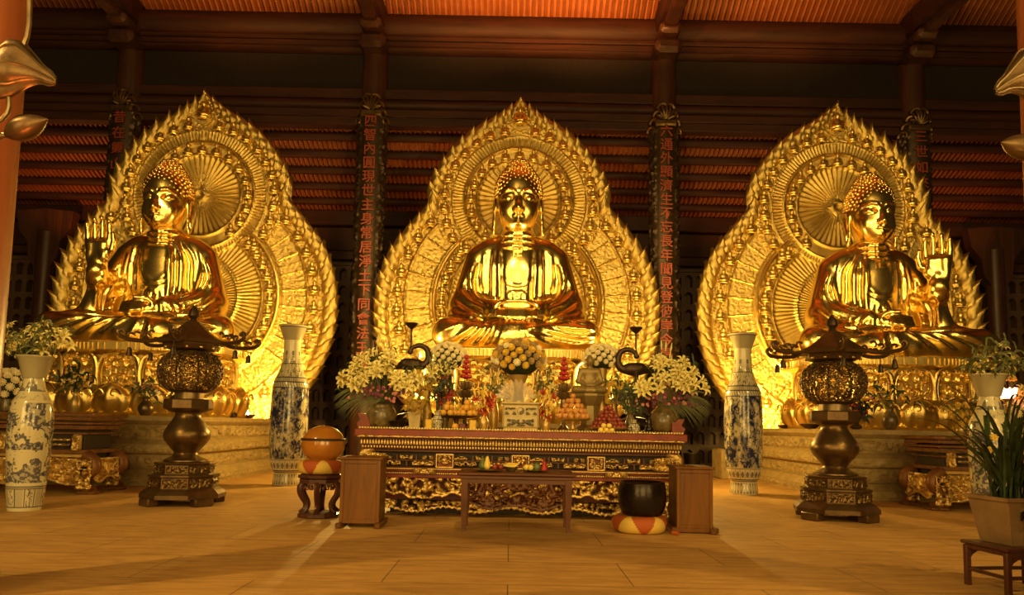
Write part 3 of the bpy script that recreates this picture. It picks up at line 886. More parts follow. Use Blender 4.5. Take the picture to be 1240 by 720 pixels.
def statue(kind, label, loc, sc):
    root = thing('buddha_statue', label, 'statue', loc, group='golden seated statues', sc=sc)
    s = SDF((-3.15, -2.35, -.08), (2.75, 1.35, 3.75), .036)
    kx = 1.80 if kind == 'c' else 2.05
    kq = kx if kind == 'c' else 2.52
    # lap
    s.ell((0, -.25, .28), (1.9, 1.35, .34), .1)
    k2 = kx
    for t in (-1, 1):
        kx = kq if t < 0 else k2
        s.cap((t * .75, .25, .55), (t * kx, -.95, .46), .60, .44, .12)          # thigh
        s.cap((t * kx, -.98, .44), (-t * .35, -1.35, .36 if t < 0 else .30), .43, .34, .10)   # shin
    s.ell((0, -1.15, .62), (.75, .42, .22), .15)
    if kind != 'c':                                                            # sole of the upper foot
        s.ell((.55, -1.05, .80), (.52, .24, .13), .08)
        for i in range(5): s.ell((1.04, -1.22 + i * .1, .82 + .02 * i), (.08, .055, .06), .03)
    # torso
    s.ell((0, .12, 1.25), (1.02, .72, .75), .25).ell((0, .12, 2.05), (1.10, .68, .85), .3).ell((0, .02, 2.45), (.95, .58, .55), .2)
    s.cap((-.90, .15, 2.84), (.90, .15, 2.84), .40, .40, .22)
    s.cap((-.6, .15, 3.0), (.6, .15, 3.0), .36, .36, .3)
    s.cap((0, .12, 2.85), (0, .10, 3.26), .62, .50, .25)
    # side masses of the robe and upper arms
    for t in (-1, 1):
        up = (t * 1.10, .16, 2.68); el = (t * 1.42, .05, 1.42)
        if kind != 'c' and t < 0: el = (-1.62, -.10, 1.50)
        s.cap(up, el, .40, .44, .15)
    def lap_arm(t):
        s.cap((t * 1.42, .02, 1.35), (t * .55, -.95, 1.15), .42, .24, .12)
        s.cap((t * 1.42, -.05, 1.25), (t * 1.52, -.35, .95), .46, .42, .2)     # sleeve falling on the thigh
        s.cap((t * 1.25, -.35, 1.05), (t * .55, -.90, .98), .34, .22, .15)
        s.cap((t * 1.45, -.3, .92), (t * 1.2, -1.0, .86), .30, .14, .15)
    lap_arm(1)
    if kind == 'c':
        lap_arm(-1)
        # hands: fingers laid over each other, thumbs touching in an oval
        for t in (-1, 1):
            s.cap((t * .62, -1.02, 1.02), (t * .20, -1.28, .93), .17, .13, .08)
            for i in range(4): finger(s, [(t * .50, -1.20 - i * .055, .90 + .07 * (3 - i)), (t * .2, -1.34 - i * .035, .86 + .075 * (3 - i)), (-t * .22, -1.34 - i * .03, .86 + .07 * (3 - i))], .062, .018)
            finger(s, [(t * .62, -1.12, 1.12), (t * .46, -1.32, 1.26), (t * .22, -1.42, 1.30), (t * .01, -1.44, 1.30)], .07, .02)
    else:
        s.cap((.60, -.95, 1.08), (.12, -1.22, .98), .19, .15, .08)
        for i in range(4): finger(s, [(.10, -1.28 - i * .05, .93 + .085 * (3 - i)), (-.16, -1.34 - i * .045, .90 + .085 * (3 - i)), (-.44, -1.30 - i * .04, .90 + .08 * (3 - i))], .068, .018)
        finger(s, [(.35, -1.12, 1.16), (.12, -1.30, 1.28), (-.10, -1.36, 1.28)], .078, .02)
        # raised forearm with a hanging sleeve
        wx, wy, wz = -1.46, -.85, 2.45
        s.cap((-1.62, -.12, 1.48), (wx, wy, wz - .1), .37, .20, .12)
        s.cap((-1.62, -.12, 1.40), (-1.72, -.25, .95), .42, .34, .15)
        s.cap((-1.45, -.45, 1.85), (-1.75, -.40, 1.10), .30, .34, .15)
        s.cap((-1.75, -.35, 1.0), (-2.15, -.80, .85), .26, .10, .15)
        s.chain([(wx - .03, wy + .10, wz - .55), (wx, wy, wz - .35), (wx, wy, wz - .2)], [.30, .27, .17], .04)
        raised_hand(s, (wx, wy - .02, wz + .20), 1, .55 if kind == 'r' else .0)
    # ---- drapery: grooves cut and ridges raised along the visible surface
    R = lambda pl, r=.05, k=.05: s.ridge(pl, r * .75, k * 1.3)
    G = lambda pl, r=.04, k=.05: s.ridge(pl, r * .8, k * 1.3, 'sub', .0)
    if kind == 'c':
        for t in (-1, 1):
            G([(t * .44, 2.95), (t * .43, 2.4), (t * .42, 1.75), (t * .40, 1.3)], .05); R([(t * .50, 2.95), (t * .50, 2.3), (t * .48, 1.7), (t * .5, 1.3)], .045)
            R([(t * .66, 2.9), (t * .68, 2.3), (t * .66, 1.6), (t * .7, 1.3)], .05); G([(t * .76, 2.85), (t * .80, 2.2), (t * .78, 1.45)], .045)
            R([(t * .92, 2.85), (t * .95, 2.2), (t * .88, 1.5)], .06); G([(t * 1.05, 2.6), (t * 1.12, 2.0), (t * .98, 1.5)], .05)
            R([(t * 1.2, 2.6), (t * 1.32, 2.05), (t * 1.12, 1.5), (t * .85, 1.28)], .06); G([(t * 1.38, 2.2), (t * 1.40, 1.8), (t * 1.15, 1.42), (t * .8, 1.22)], .05)
            R([(t * 1.58, 1.75), (t * 1.3, 1.42), (t * .9, 1.18)], .055); G([(t * 1.66, 1.5), (t * 1.35, 1.25), (t * .95, 1.06)], .045)
            R([(t * 1.72, 1.35), (t * 1.45, 1.12), (t * 1.0, .97)], .05); R([(t * 1.8, 1.15), (t * 1.5, .96), (t * .9, .84), (t * .35, .80)], .06)
            G([(t * 1.78, .88), (t * 1.3, .78), (t * .7, .70)], .045)
        for q in ([(-1.0, .70), (-1.3, .45), (-1.75, .22)], [(-.8, .72), (-1.05, .42), (-1.4, .16)], [(-.62, .70), (-.8, .38), (-1.05, .12)], [(-.45, .66), (-.58, .34), (-.74, .10)], [(-1.25, .78), (-1.6, .60), (-2.0, .44)]): R(q, .045)
        for q in ([(-.9, .71), (-1.18, .43), (-1.58, .18)], [(-.7, .71), (-.92, .40), (-1.2, .13)], [(-.52, .68), (-.68, .36), (-.88, .1)]): G(q, .035)
        for q in ([(.05, .45), (.8, .66), (1.5, .80), (1.9, .70)], [(.5, .46), (1.0, .30), (1.6, .20), (2.05, .28)], [(.75, .56), (1.4, .40), (2.05, .42)], [(1.0, .64), (1.6, .58), (2.1, .58)], [(.3, .40), (.7, .2), (1.1, .1)]): R(q, .055)
        for q in ([(.4, .5), (1.0, .38), (1.7, .26)], [(.9, .60), (1.5, .49), (2.05, .5)]): G(q, .04)
        for x in (-.3, -.17, -.04, .1, .22): R([(x, .85), (x * 1.1, .5), (x * 1.6, .1)], .035, .03)
    else:
        for q in ([(-.48, 2.98), (-.60, 2.5), (-.62, 1.9), (-.55, 1.4)], [(-.9, 2.75), (-1.0, 2.2), (-.95, 1.5), (-.7, 1.05)], [(-.75, 2.85), (-.82, 2.3), (-.8, 1.7), (-.6, 1.2)]): R(q, .05)
        for q in ([(-.68, 2.9), (-.72, 2.4), (-.7, 1.8), (-.5, 1.3)], [(-1.1, 2.6), (-1.12, 2.0), (-1.02, 1.3)]): G(q, .045)
        for i, x in enumerate((.38, .52, .66, .82, .98)):
            (R if i % 2 == 0 else G)([(x * .7, 3.05), (x, 2.6), (x + .03, 2.0), (x, 1.35)], .05 if i % 2 == 0 else .04)
        for q in ([(1.1, 2.85), (1.3, 2.3), (1.2, 1.7), (.9, 1.35)], [(1.3, 2.6), (1.48, 2.0), (1.3, 1.5), (.95, 1.22)], [(1.55, 2.0), (1.5, 1.55), (1.1, 1.15)], [(1.7, 1.6), (1.5, 1.2), (1.05, .95)], [(1.85, 1.2), (1.6, .92), (1.0, .84)]): R(q, .055)
        for q in ([(1.2, 2.7), (1.4, 2.1), (1.25, 1.6), (.9, 1.28)], [(1.6, 1.8), (1.4, 1.3), (1.0, 1.04)], [(1.78, 1.4), (1.5, 1.04), (1.0, .90)]): G(q, .045)
        for q in ([(-1.15, 2.0), (-1.45, 1.6), (-1.55, 1.05)], [(-1.0, 1.75), (-1.25, 1.3), (-1.3, .95)], [(-1.5, 2.1), (-1.75, 1.6), (-1.85, 1.05)], [(-.85, 1.5), (-1.0, 1.15), (-.9, .9)]): R(q, .055)
        for q in ([(-1.1, 1.9), (-1.36, 1.45), (-1.42, 1.0)], [(-1.6, 1.9), (-1.8, 1.4), (-1.9, 1.0)]): G(q, .04)
        R([(-2.3, .86), (-1.7, .88), (-1.0, .84), (-.3, .80), (.4, .84)], .06)
        for q in ([(-.1, .72), (-.5, .45), (-.9, .1)], [(-.5, .74), (-1.0, .5), (-1.5, .15)], [(-.9, .76), (-1.4, .55), (-2.0, .28)], [(-1.4, .78), (-1.8, .66), (-2.3, .5)], [(.2, .68), (.1, .4), (-.1, .08)], [(.45, .66), (.5, .4), (.45, .08)], [(.9, .5), (1.4, .35), (1.9, .18)], [(1.0, .72), (1.6, .62), (2.2, .5)], [(.8, .6), (1.5, .46), (2.15, .34)]): R(q, .055)
        for q in ([(-.3, .74), (-.75, .48), (-1.2, .13)], [(-.7, .76), (-1.2, .52), (-1.75, .2)], [(-1.15, .78), (-1.6, .6), (-2.15, .4)], [(.32, .66), (.3, .4), (.2, .08)], [(.9, .68), (1.5, .55), (2.1, .43)]): G(q, .04)
        for i in range(5): R([(.25 + i * .2, 1.25 - i * .03), (.35 + i * .22, 1.1 - i * .04), (.3 + i * .25, .9)], .04, .04)
    # open neck of the robe: band hems and the belt
    for t in (-1, 1): R([(t * .36, 3.16), (t * .42, 2.9), (t * .40, 2.4), (t * .36, 1.95)], .035, .03)
    R([(-.38, 2.02), (-.2, 1.90), (0, 1.86), (.2, 1.90), (.38, 2.02)], .05, .03); R([(-.38, 1.84), (0, 1.70), (.38, 1.84)], .035, .03)
    R([(-.34, 2.16), (-.16, 1.98), (-.05, 1.9)], .03, .02); R([(.34, 2.16), (.16, 1.98), (.05, 1.9)], .03, .02)
    for x in (-.18, -.06, .06, .18): R([(x, 1.68), (x * 1.4, 1.5), (x * 1.5, 1.32)], .035, .025)
    R([(-.3, 1.60), (-.12, 1.68), (0, 1.6), (.12, 1.68), (.3, 1.60)], .05, .02)
    s.rbox((0, 0, -.6), (9, 9, 1.2), .02, .02, 'sub')
    fy = s.front(0, 2.80)
    s.build('robed_body', 'gold_polished', root, (0, 0, 0), flipx=(kind == 'r'), smooth=2)
    # chest emblem: the temple's auspicious cross with turned arms, in low relief
    e = MB(); a = .10; b_ = .03
    for q in range(4):
        e.M = Matrix.Translation((0, 0, 0)) @ Matrix.Rotation(q * pi / 2, 4, 'Y')
        e.box((0, 0, a / 2), (b_, .09, a), 0); e.box((-a / 2, 0, a), (a + b_, .09, b_), 0)
    sg = -1 if kind == 'r' else 1
    e.M = None
    if kind != 'l': e.build('chest_emblem', 'gold_polished', root, (0 if kind != 'r' else 0, (fy or -.5) - .03, 2.80))
    n0 = len(root.children) if False else 0
    head_parts(root, (0, -.12 if kind == 'c' else -.06, 3.44))
    for o in kids(root):
        if o.name.split('.')[0] in ('head', 'hair', 'curls', 'hair_jewel'): o.scale = (1.08, 1.12, 1.15)
    return root
ST_Z = 3.465
statue('c', 'central golden seated statue with both hands joined in its lap', (.10, 20.75, ST_Z), 1.0)
statue('l', 'left golden seated statue raising its open hand at the picture\'s left', (-10.0, 20.95, ST_Z), .98)
statue('r', 'right golden seated statue with raised hand near the picture\'s right edge', (10.22, 20.95, ST_Z), .98)

# ================================================================ plinths and thrones
def plinth(cx, hx, y0, y1, lab):
    t = thing('stone_plinth', lab, 'plinth', (cx, (y0 + y1) / 2, 0), group='carved stone plinths under the statues')
    hy = (y1 - y0) / 2
    prof = [(.22, 0), (.22, .20), (.18, .24), (.06, .36), (-.03, .38), (-.03, .68), (.06, .72), (.10, .80), (.10, .92), (.0, 1.0), (-.10, 1.04), (-.10, 1.36), (.0, 1.42), (.04, 1.46), (.04, 1.56)]
    m = MB(); V = []; F = []
    for o, z in prof: V += [(-hx - o + .22, -hy - o + .22, z), (hx + o - .22, -hy - o + .22, z), (hx + o - .22, hy, z), (-hx - o + .22, hy, z)]
    n = len(prof)
    for i in range(n - 1):
        for j in range(4):
            k = (j + 1) % 4; F.append((i * 4 + j, i * 4 + k, (i + 1) * 4 + k, (i + 1) * 4 + j))
    F += [(3, 2, 1, 0), tuple((n - 1) * 4 + j for j in range(4))]
    m.add(V, F); m.build('block', 'stone', t, sharp=20)
    def band(z0, z1, off, amp, sd, side):
        L = 2 * (hx + off - .22) if side == 0 else (hy * 2 - .1)
        u = np.arange(.04, L, .028); z = np.arange(z0, z1, .02); U, Z = np.meshgrid(u, z, indexing='ij')
        e = np.minimum(Z - z0, z1 - Z); h = scroll(U, Z, 2.8, sd) * amp * 1.4 * np.clip(e / .05, 0, 1) + .004
        b = MB()
        if side == 0: b.grid(U - L / 2, -(hy + off - .22) - h, Z, flip=True)
        else:
            sx = side; b.grid(sx * (hx + off - .22 + h), U - hy, Z, flip=(sx < 0))
        b.build('carved_band', 'stone', t, sharp=60)
    sides = [0] + ([1] if cx < -1 else [-1] if cx > 1 else [])
    for sd in sides:
        band(1.06, 1.35, -.10, .05, 3, sd); band(.74, .90, .10, .035, 7, sd); band(.40, .66, -.03, .035, 11, sd); band(.04, .18, .22, .03, 17, sd)
    for sd in sides[1:]: MB().box((sd * (hx + .60), hy - .55, .45), (.62, 1.1, .90), .03).build('rear_block', 'stone', t)
    return t
plinth(-10.1, 2.95, 16.75, 23.9, 'carved stone plinth under the left statue')
plinth(.1, 3.0, 16.9, 23.9, 'carved stone plinth under the central statue, behind the altar')
plinth(10.3, 2.95, 16.6, 23.9, 'carved stone plinth under the right statue')

def throne(cx, cy, lab):
    t = thing('lotus_throne', lab, 'throne', (cx, cy, 1.56), group='gilded thrones under the statues')
    def fp(a, o=0):
        A, B = 2.5 + o, 1.72 + o; c, s_ = cos(a), sin(a); p = 2 / 3.2
        return (A * abs(c) ** p * (1 if c > 0 else -1), B * abs(s_) ** p * (1 if s_ > 0 else -1))
    def ring(prof, seg=96):
        V = []; F = []
        for o, z in prof: V += [(*fp(2 * pi * j / seg, o), z) for j in range(seg)]
        n = len(prof)
        for i in range(n - 1):
            for j in range(seg):
                k = (j + 1) % seg; F.append((i * seg + j, i * seg + k, (i + 1) * seg + k, (i + 1) * seg + j))
        F += [tuple(range(seg))[::-1], tuple((n - 1) * seg + j for j in range(seg))]
        return V, F
    m = MB(); m.add(*ring([(.12, 0), (.16, .08), (.05, .14), (.1, .3), (.02, .55), (-.12, .78), (-.22, .86), (-.22, 1.55), (-.1, 1.62), (.05, 1.66), (.05, 1.86), (-.02, 1.90)]))
    m.build('body', 'gold_leaf', t)
    # pleated rim
    m = MB(); N = 190
    for j in range(N):
        a = 2 * pi * (j + .5) / N; x, y = fp(a, .06)
        if y > .6: continue
        x2, y2 = fp(a + .005, .06); rz = atan2(y2 - y, x2 - x)
        m.box((x, y, 1.745), (.045, .07, .19), .012, rz=rz)
    m.add(*ring([(.03, 1.66), (.065, 1.67), (.065, 1.82), (.03, 1.83)]))
    m.build('pleated_rim', 'gold_leaf', t)
    # arched cartouches with relief
    angs = [-90 + d for d in (-79, -46.7, -16.8, 0, 16.8, 46.7, 79)]
    for a in angs:
        a = radians(a); x, y = fp(a, -.20); x2, y2 = fp(a + .01, -.20); x1, y1 = fp(a - .01, -.2); rz = atan2(y2 - y1, x2 - x1)
        w, z0, z1 = .50, .78, 1.60
        shape = spline([(-w, z0), (-w - .03, z0 + .35), (-w + .04, z1 - .16), (-w + .2, z1 - .04), (-.1, z1 - .02), (0, z1 + .02), (.1, z1 - .02), (w - .2, z1 - .04), (w - .04, z1 - .16), (w + .03, z0 + .35), (w, z0)], .05)
        fr = MB(); fr.tube([(p[0], -.05, p[1]) for p in shape], .05, 7); fr.tube([(p[0] * .84, -.03, z0 + (p[1] - z0) * .86) for p in shape], .022, 6)
        f = fr.build('cartouche', 'gold_leaf', t, (x, y, 0), rz)
        X, Z = np.meshgrid(np.arange(-.44, .441, .018), np.arange(z0 + .02, z1 - .05, .018), indexing='ij')
        h = scroll(X * np.sign(X + 1e-6) + 2, Z, 3.0, 31) * .07
        ms = (np.abs(X) < .40 + 0 * Z) ; ms = ms[:-1, :-1]
        MB().grid(X, -h - .02, Z, ms, flip=True).build('carved_relief', 'red_gold_relief', f, sharp=60)
    # big bulging petals with scrolled edges
    for a in [-90 + d for d in (-88, -62, -34.4, -11.5, 0, 11.5, 34.4, 62, 88)]:
        a = radians(a); x, y = fp(a, .10); x2, y2 = fp(a + .01, .10); x1, y1 = fp(a - .01, .1); rz = atan2(y2 - y1, x2 - x1)
        m = MB(); A, B = np.meshgrid(np.linspace(-1, 1, 21), np.linspace(0, 1, 17), indexing='ij')
        hw = .56 * np.sin(pi * np.clip(B * .80 + .2, 0, 1)) ** .6 + .001
        Xx = A * hw; Zz = .04 + B * .78; Yy = -.30 * np.sin(B * pi * .75 + .3) * (1 - A ** 2 * .8) - .05 * np.cos(A * 9) * (1 - B)
        m.grid(Xx, Yy + .05, Zz, flip=True)
        p = m.build('petal', 'gold_leaf', t, (x, y, 0), rz)
        sc_ = MB()
        for s_ in (-1, 1):
            sc_.tube([(s_ * (.05 + .17 * (1 - u) * cos(u * 5.5) + .12), -.26 + .04 * u, .52 + .17 * (1 - u) * sin(u * 5.5)) for u in np.linspace(0, .9, 22)], [.03 * (1 - .6 * u) for u in np.linspace(0, 1, 22)], 6)
        sc_.tube([(Xx[0, j] * .97, Yy[0, j] + .02, Zz[0, j]) for j in range(17)], .028, 6); sc_.tube([(Xx[-1, j] * .97, Yy[-1, j] + .02, Zz[-1, j]) for j in range(17)], .028, 6)
        sc_.build('scroll_edge', 'gold_polished', p)
    return t
m_, nt_, b_ = nmat('red_gold_relief'); setin(b_, Metallic=.9, Roughness=.34)
_v = texco(nt_); link(nt_, ramp(nt_, noise(nt_, _v, 9, 3), [(.4, (.62, .42, .11)), (.55, (.9, .64, .2))]), b_.inputs['Base Color'])
throne(-10.0, 20.45, 'gilded lotus throne with arched panels under the left statue')
throne(.1, 20.25, 'gilded lotus throne under the central statue, mostly hidden by offerings')
throne(10.22, 20.45, 'gilded lotus throne with arched panels under the right statue')
# ================================================================ porcelain vases
INK = np.array([.016, .022, .085]); CREAM = np.array([.60, .54, .34])
def profpts(prof, n):
    P = np.array(spline(prof, .02)); d = np.concatenate([[0], np.cumsum(np.linalg.norm(np.diff(P, axis=0), axis=1))])
    t = np.linspace(0, d[-1], n); return np.stack([np.interp(t, d, P[:, 0]), np.interp(t, d, P[:, 1])], 1)
def painted(name, prof, paint, parent, seg=220, n=260, mat='porcelain'):
    P = profpts(prof, n); a = np.arange(seg) * 2 * pi / seg
    m = MB(); m.lathe([tuple(p) for p in P], seg, cap=False)
    # inner wall of the mouth and the foot disc
    A, Zz = np.meshgrid(a, P[:, 1]); Rr = np.repeat(P[:, :1], seg, 1)
    c = paint(A, Zz, Rr).reshape(-1, 3)
    top = P[-1]; base = len(c)
    m.lathe([(top[0], top[1]), (top[0] * .9, top[1] - .03), (top[0] * .6, top[1] - .35)], 40, cap=False); m.lathe([(.001, .005), (P[0][0], .005)], 40, cap=False)
    k = m.n - base; c = np.concatenate([c, np.tile(CREAM * .6, (k, 1))])
    return m.build(name, mat, parent, paint=c)
def mixc(w):
    w = np.clip(w, 0, 1)[..., None]; return CREAM * (1 - w) + INK * w
def paint_dense(A, Z, R):
    u = A * 7; s = lambda e: np.clip(e * 6 + .5, 0, 1)
    w = np.zeros(A.shape)
    # body: dark landscape of trees, rocks and birds
    b = (Z > .62) & (Z < 2.28)
    f = fbm(A * 3.0, Z * 4.2, 2, 5); g = fbm(A * 9, Z * 11, 6, 3); tr = scroll(A * .9, Z * 1.3, 2.6, 3)
    body = np.clip((f - .40) * 6, 0, 1) * .7 + (g > .44) * .5 + (tr > .66) * .6
    body *= np.where(np.sin(A * 2 + 1) * .18 + fbm(A * 1.4, Z * 2.2, 9, 2) > .56, .4, 1.0)
    w = np.where(b, body, w)
    def band(z0, z1, fn):
        nonlocal w; q = (Z >= z0) & (Z < z1); w = np.where(q, fn((Z - z0) / (z1 - z0)), w)
    line = lambda z: np.where(np.abs(Z - z) < .012, 1, 0)
    band(0, .30, lambda t: ((np.abs(np.sin(A * 14)) < .35 + .3 * np.sin(t * 9)) & (t > .12) & (t < .9)) * .85)
    band(.36, .58, lambda t: (np.abs(np.sin(A * 11) * np.cos(t * pi - pi / 2)) > .55) * .8 + (np.abs(np.sin(A * 11)) < .2) * .7)
    band(2.30, 2.42, lambda t: (np.sin(A * 40 + t * 4) > 0) * .7)
    band(2.42, 2.52, lambda t: (np.abs(np.sin(A * 26)) > .5) * .55)
    band(2.52, 2.86, lambda t: (scroll(A, Z, 4, 21) > .55) * .8)
    band(2.86, 3.06, lambda t: ((np.abs(np.sin(A * 4)) > .35 + t * .7)) * .85 * (np.sin(Z * 160) > -.5))
    band(3.06, 3.16, lambda t: ((np.abs(np.sin(A * 4)) > .9)) * .85)
    band(3.50, 3.60, lambda t: ((np.abs(np.sin(A * 8)) > .97 - .3 * t)) * .85)
    band(3.60, 3.74, lambda t: (scroll(A * 1.2, Z, 5, 25) > .5) * .75)
    for z in (.31, .35, .60, 2.29, 2.42, 2.53, 2.86, 3.61, 3.74): w = np.maximum(w, line(z))
    return mixc(w * .92)
BIG = [(.31, 0), (.325, .06), (.30, .28), (.335, .34), (.40, .55), (.435, 1.0), (.445, 1.6), (.425, 2.2), (.40, 2.42), (.33, 2.58), (.235, 2.85), (.205, 3.1), (.20, 3.35), (.235, 3.6), (.30, 3.72), (.35, 3.78)]
def big_vase(loc, lab, rz=0):
    t = thing('porcelain_vase', lab, 'vase', loc, rz, group='tall patterned porcelain floor vases')
    painted('painted_body', BIG, paint_dense, t); 
    MB().lathe([(.335, 3.765), (.36, 3.78), (.335, 3.80)], 48, cap=False).build('rim', 'porcelain_plain', t); return t
v1 = big_vase((-5.27, 17.75, 0), 'tall blue-and-white vase standing by the left plinth\'s inner corner')
dup(v1, (5.52, 17.7, 0), 'tall blue-and-white vase standing by the right plinth\'s inner corner', 2.2)
def paint_land(A, Z, R):
    w = np.zeros(A.shape)
    m1 = fbm(A * 1.25 + 3, Z * 3.4, 77, 4); m2 = fbm(A * 2.6, Z * 7 + 5, 78, 4); st = fbm(A * 8, Z * 30, 79, 3)
    reg = (Z > .44) & (Z < 1.72)
    w = np.where(reg & (m1 > .47), .35 + .6 * (st > .44), w); w = np.where(reg & (np.abs(m1 - .47) < .018), 1, w)
    w = np.where(reg & (m1 <= .48) & (m2 > .60), .8 * (st > .40), w)
    for k, (zc_, h, sd, den) in enumerate([(1.40, .13, 2, .52), (1.02, .14, 4, .48), (.58, .08, 6, .52)]):
        hill = fbm(A * 1.6 + k * 3, A * 0 + 2.2 * k, sd, 4)
        top = zc_ + h * (hill * 2.4 - 1.0); bot = zc_ - h * .5 + .03 * fbm(A * 3, A * 0, sd + 20, 2)
        ins = (Z < top) & (Z > bot) & (hill > .40)
        tex = fbm(A * 10, Z * 30, sd + 7, 3)
        w = np.where(ins, .45 + .55 * (tex > .42), w)
        w = np.where((np.abs(Z - top) < .012) & (hill > .45), .95, w)
        tree = (np.abs(((A * 5 + k) % 1) - .5) < .16 * np.clip(1 - (Z - top) / .12, 0, 1)) & (Z > top) & (Z < top + .1) & (fbm(A * 2 + k, A * 0, sd + 3, 2) > .5)
        w = np.where(tree, .9, w)
    w = np.maximum(w, (np.abs(np.sin(Z * 60 + 2 * fbm(A * 3, Z * 2, 33, 2))) < .10) * (fbm(A * 2.5, Z * 5, 35, 3) > .55) * .5)
    # pavilion with upturned roofs, repeated twice round the body
    for a0 in (pi * 1.42, pi * .42):
        x = (A - a0) * .37; z = Z - 1.36
        for zz, hw in ((.02, .13), (.08, .09), (.13, .05)):
            w = np.where((np.abs(x) < hw - .02) & (z > zz) & (z < zz + .05) & (np.abs(np.sin(x * 120)) < .4), .8, w)
            w = np.where((np.abs(x) < hw) & (np.abs(z - zz - .05 - .5 * np.abs(x) ** 1.5 * 2) < .010), 1, w)
    def band(z0, z1, fn):
        nonlocal w; q = (Z >= z0) & (Z < z1); w = np.where(q, fn((Z - z0) / (z1 - z0)), w)
    pnl = (A * 12 / (2 * pi)) % 1
    band(.05, .37, lambda t: np.where((np.abs(pnl - .5) > .44) | (t < .06) | (t > .93), .9, np.where(np.abs(pnl - .5) > .34, 0, np.where((np.floor(A * 12 / (2 * pi)) % 2) == 0, (scroll(A, Z, 6, 41) > .5) * .9, .32))))
    band(0, .05, lambda t: t * 0)
    band(1.76, 1.86, lambda t: (fbm(A * 6, Z * 30, 50, 3) > .55) * .4)
    band(1.90, 2.12, lambda t: (fbm(A * 2.2, Z * 7, 51, 4) > .38 + .25 * t) * .8)
    band(2.30, 2.44, lambda t: ((t > .55 - .4 * np.abs(np.sin(A * 7))) & (t < .75 - .4 * np.abs(np.sin(A * 7)))) * .9 + (t > .8) * (np.sin(A * 40) > 0) * .7)
    for z in (.385, 2.44): w = np.maximum(w, np.where(np.abs(Z - z) < .008, 1, 0))
    return mixc(w * .9)
FG = [(.275, 0), (.285, .05), (.30, .2), (.325, .37), (.355, .8), (.378, 1.25), (.375, 1.5), (.335, 1.72), (.25, 1.86), (.19, 2.02), (.175, 2.18), (.21, 2.32), (.27, 2.42), (.33, 2.47)]
FG = [(r * .86, z) for r, z in FG]
def fg_vase(loc, lab, rz=0):
    t = thing('porcelain_vase', lab, 'vase', loc, rz, group='wide-mouthed landscape vases at the sides')
    painted('painted_body', FG, paint_land, t); MB().lathe([(.270, 2.455), (.288, 2.47), (.270, 2.485)], 48, cap=False).build('rim', 'porcelain_plain', t); return t
v2 = fg_vase((-7.80, 12.14, 0), 'blue-and-white landscape vase with lilies at the left edge', 0)
dup(v2, (7.78, 12.1, 0), 'blue-and-white landscape vase behind the potted orchid at the right', 1.0)

simple('bronze_mid', (.13, .08, .03), .34, .8, var=.3, bmp=.1)
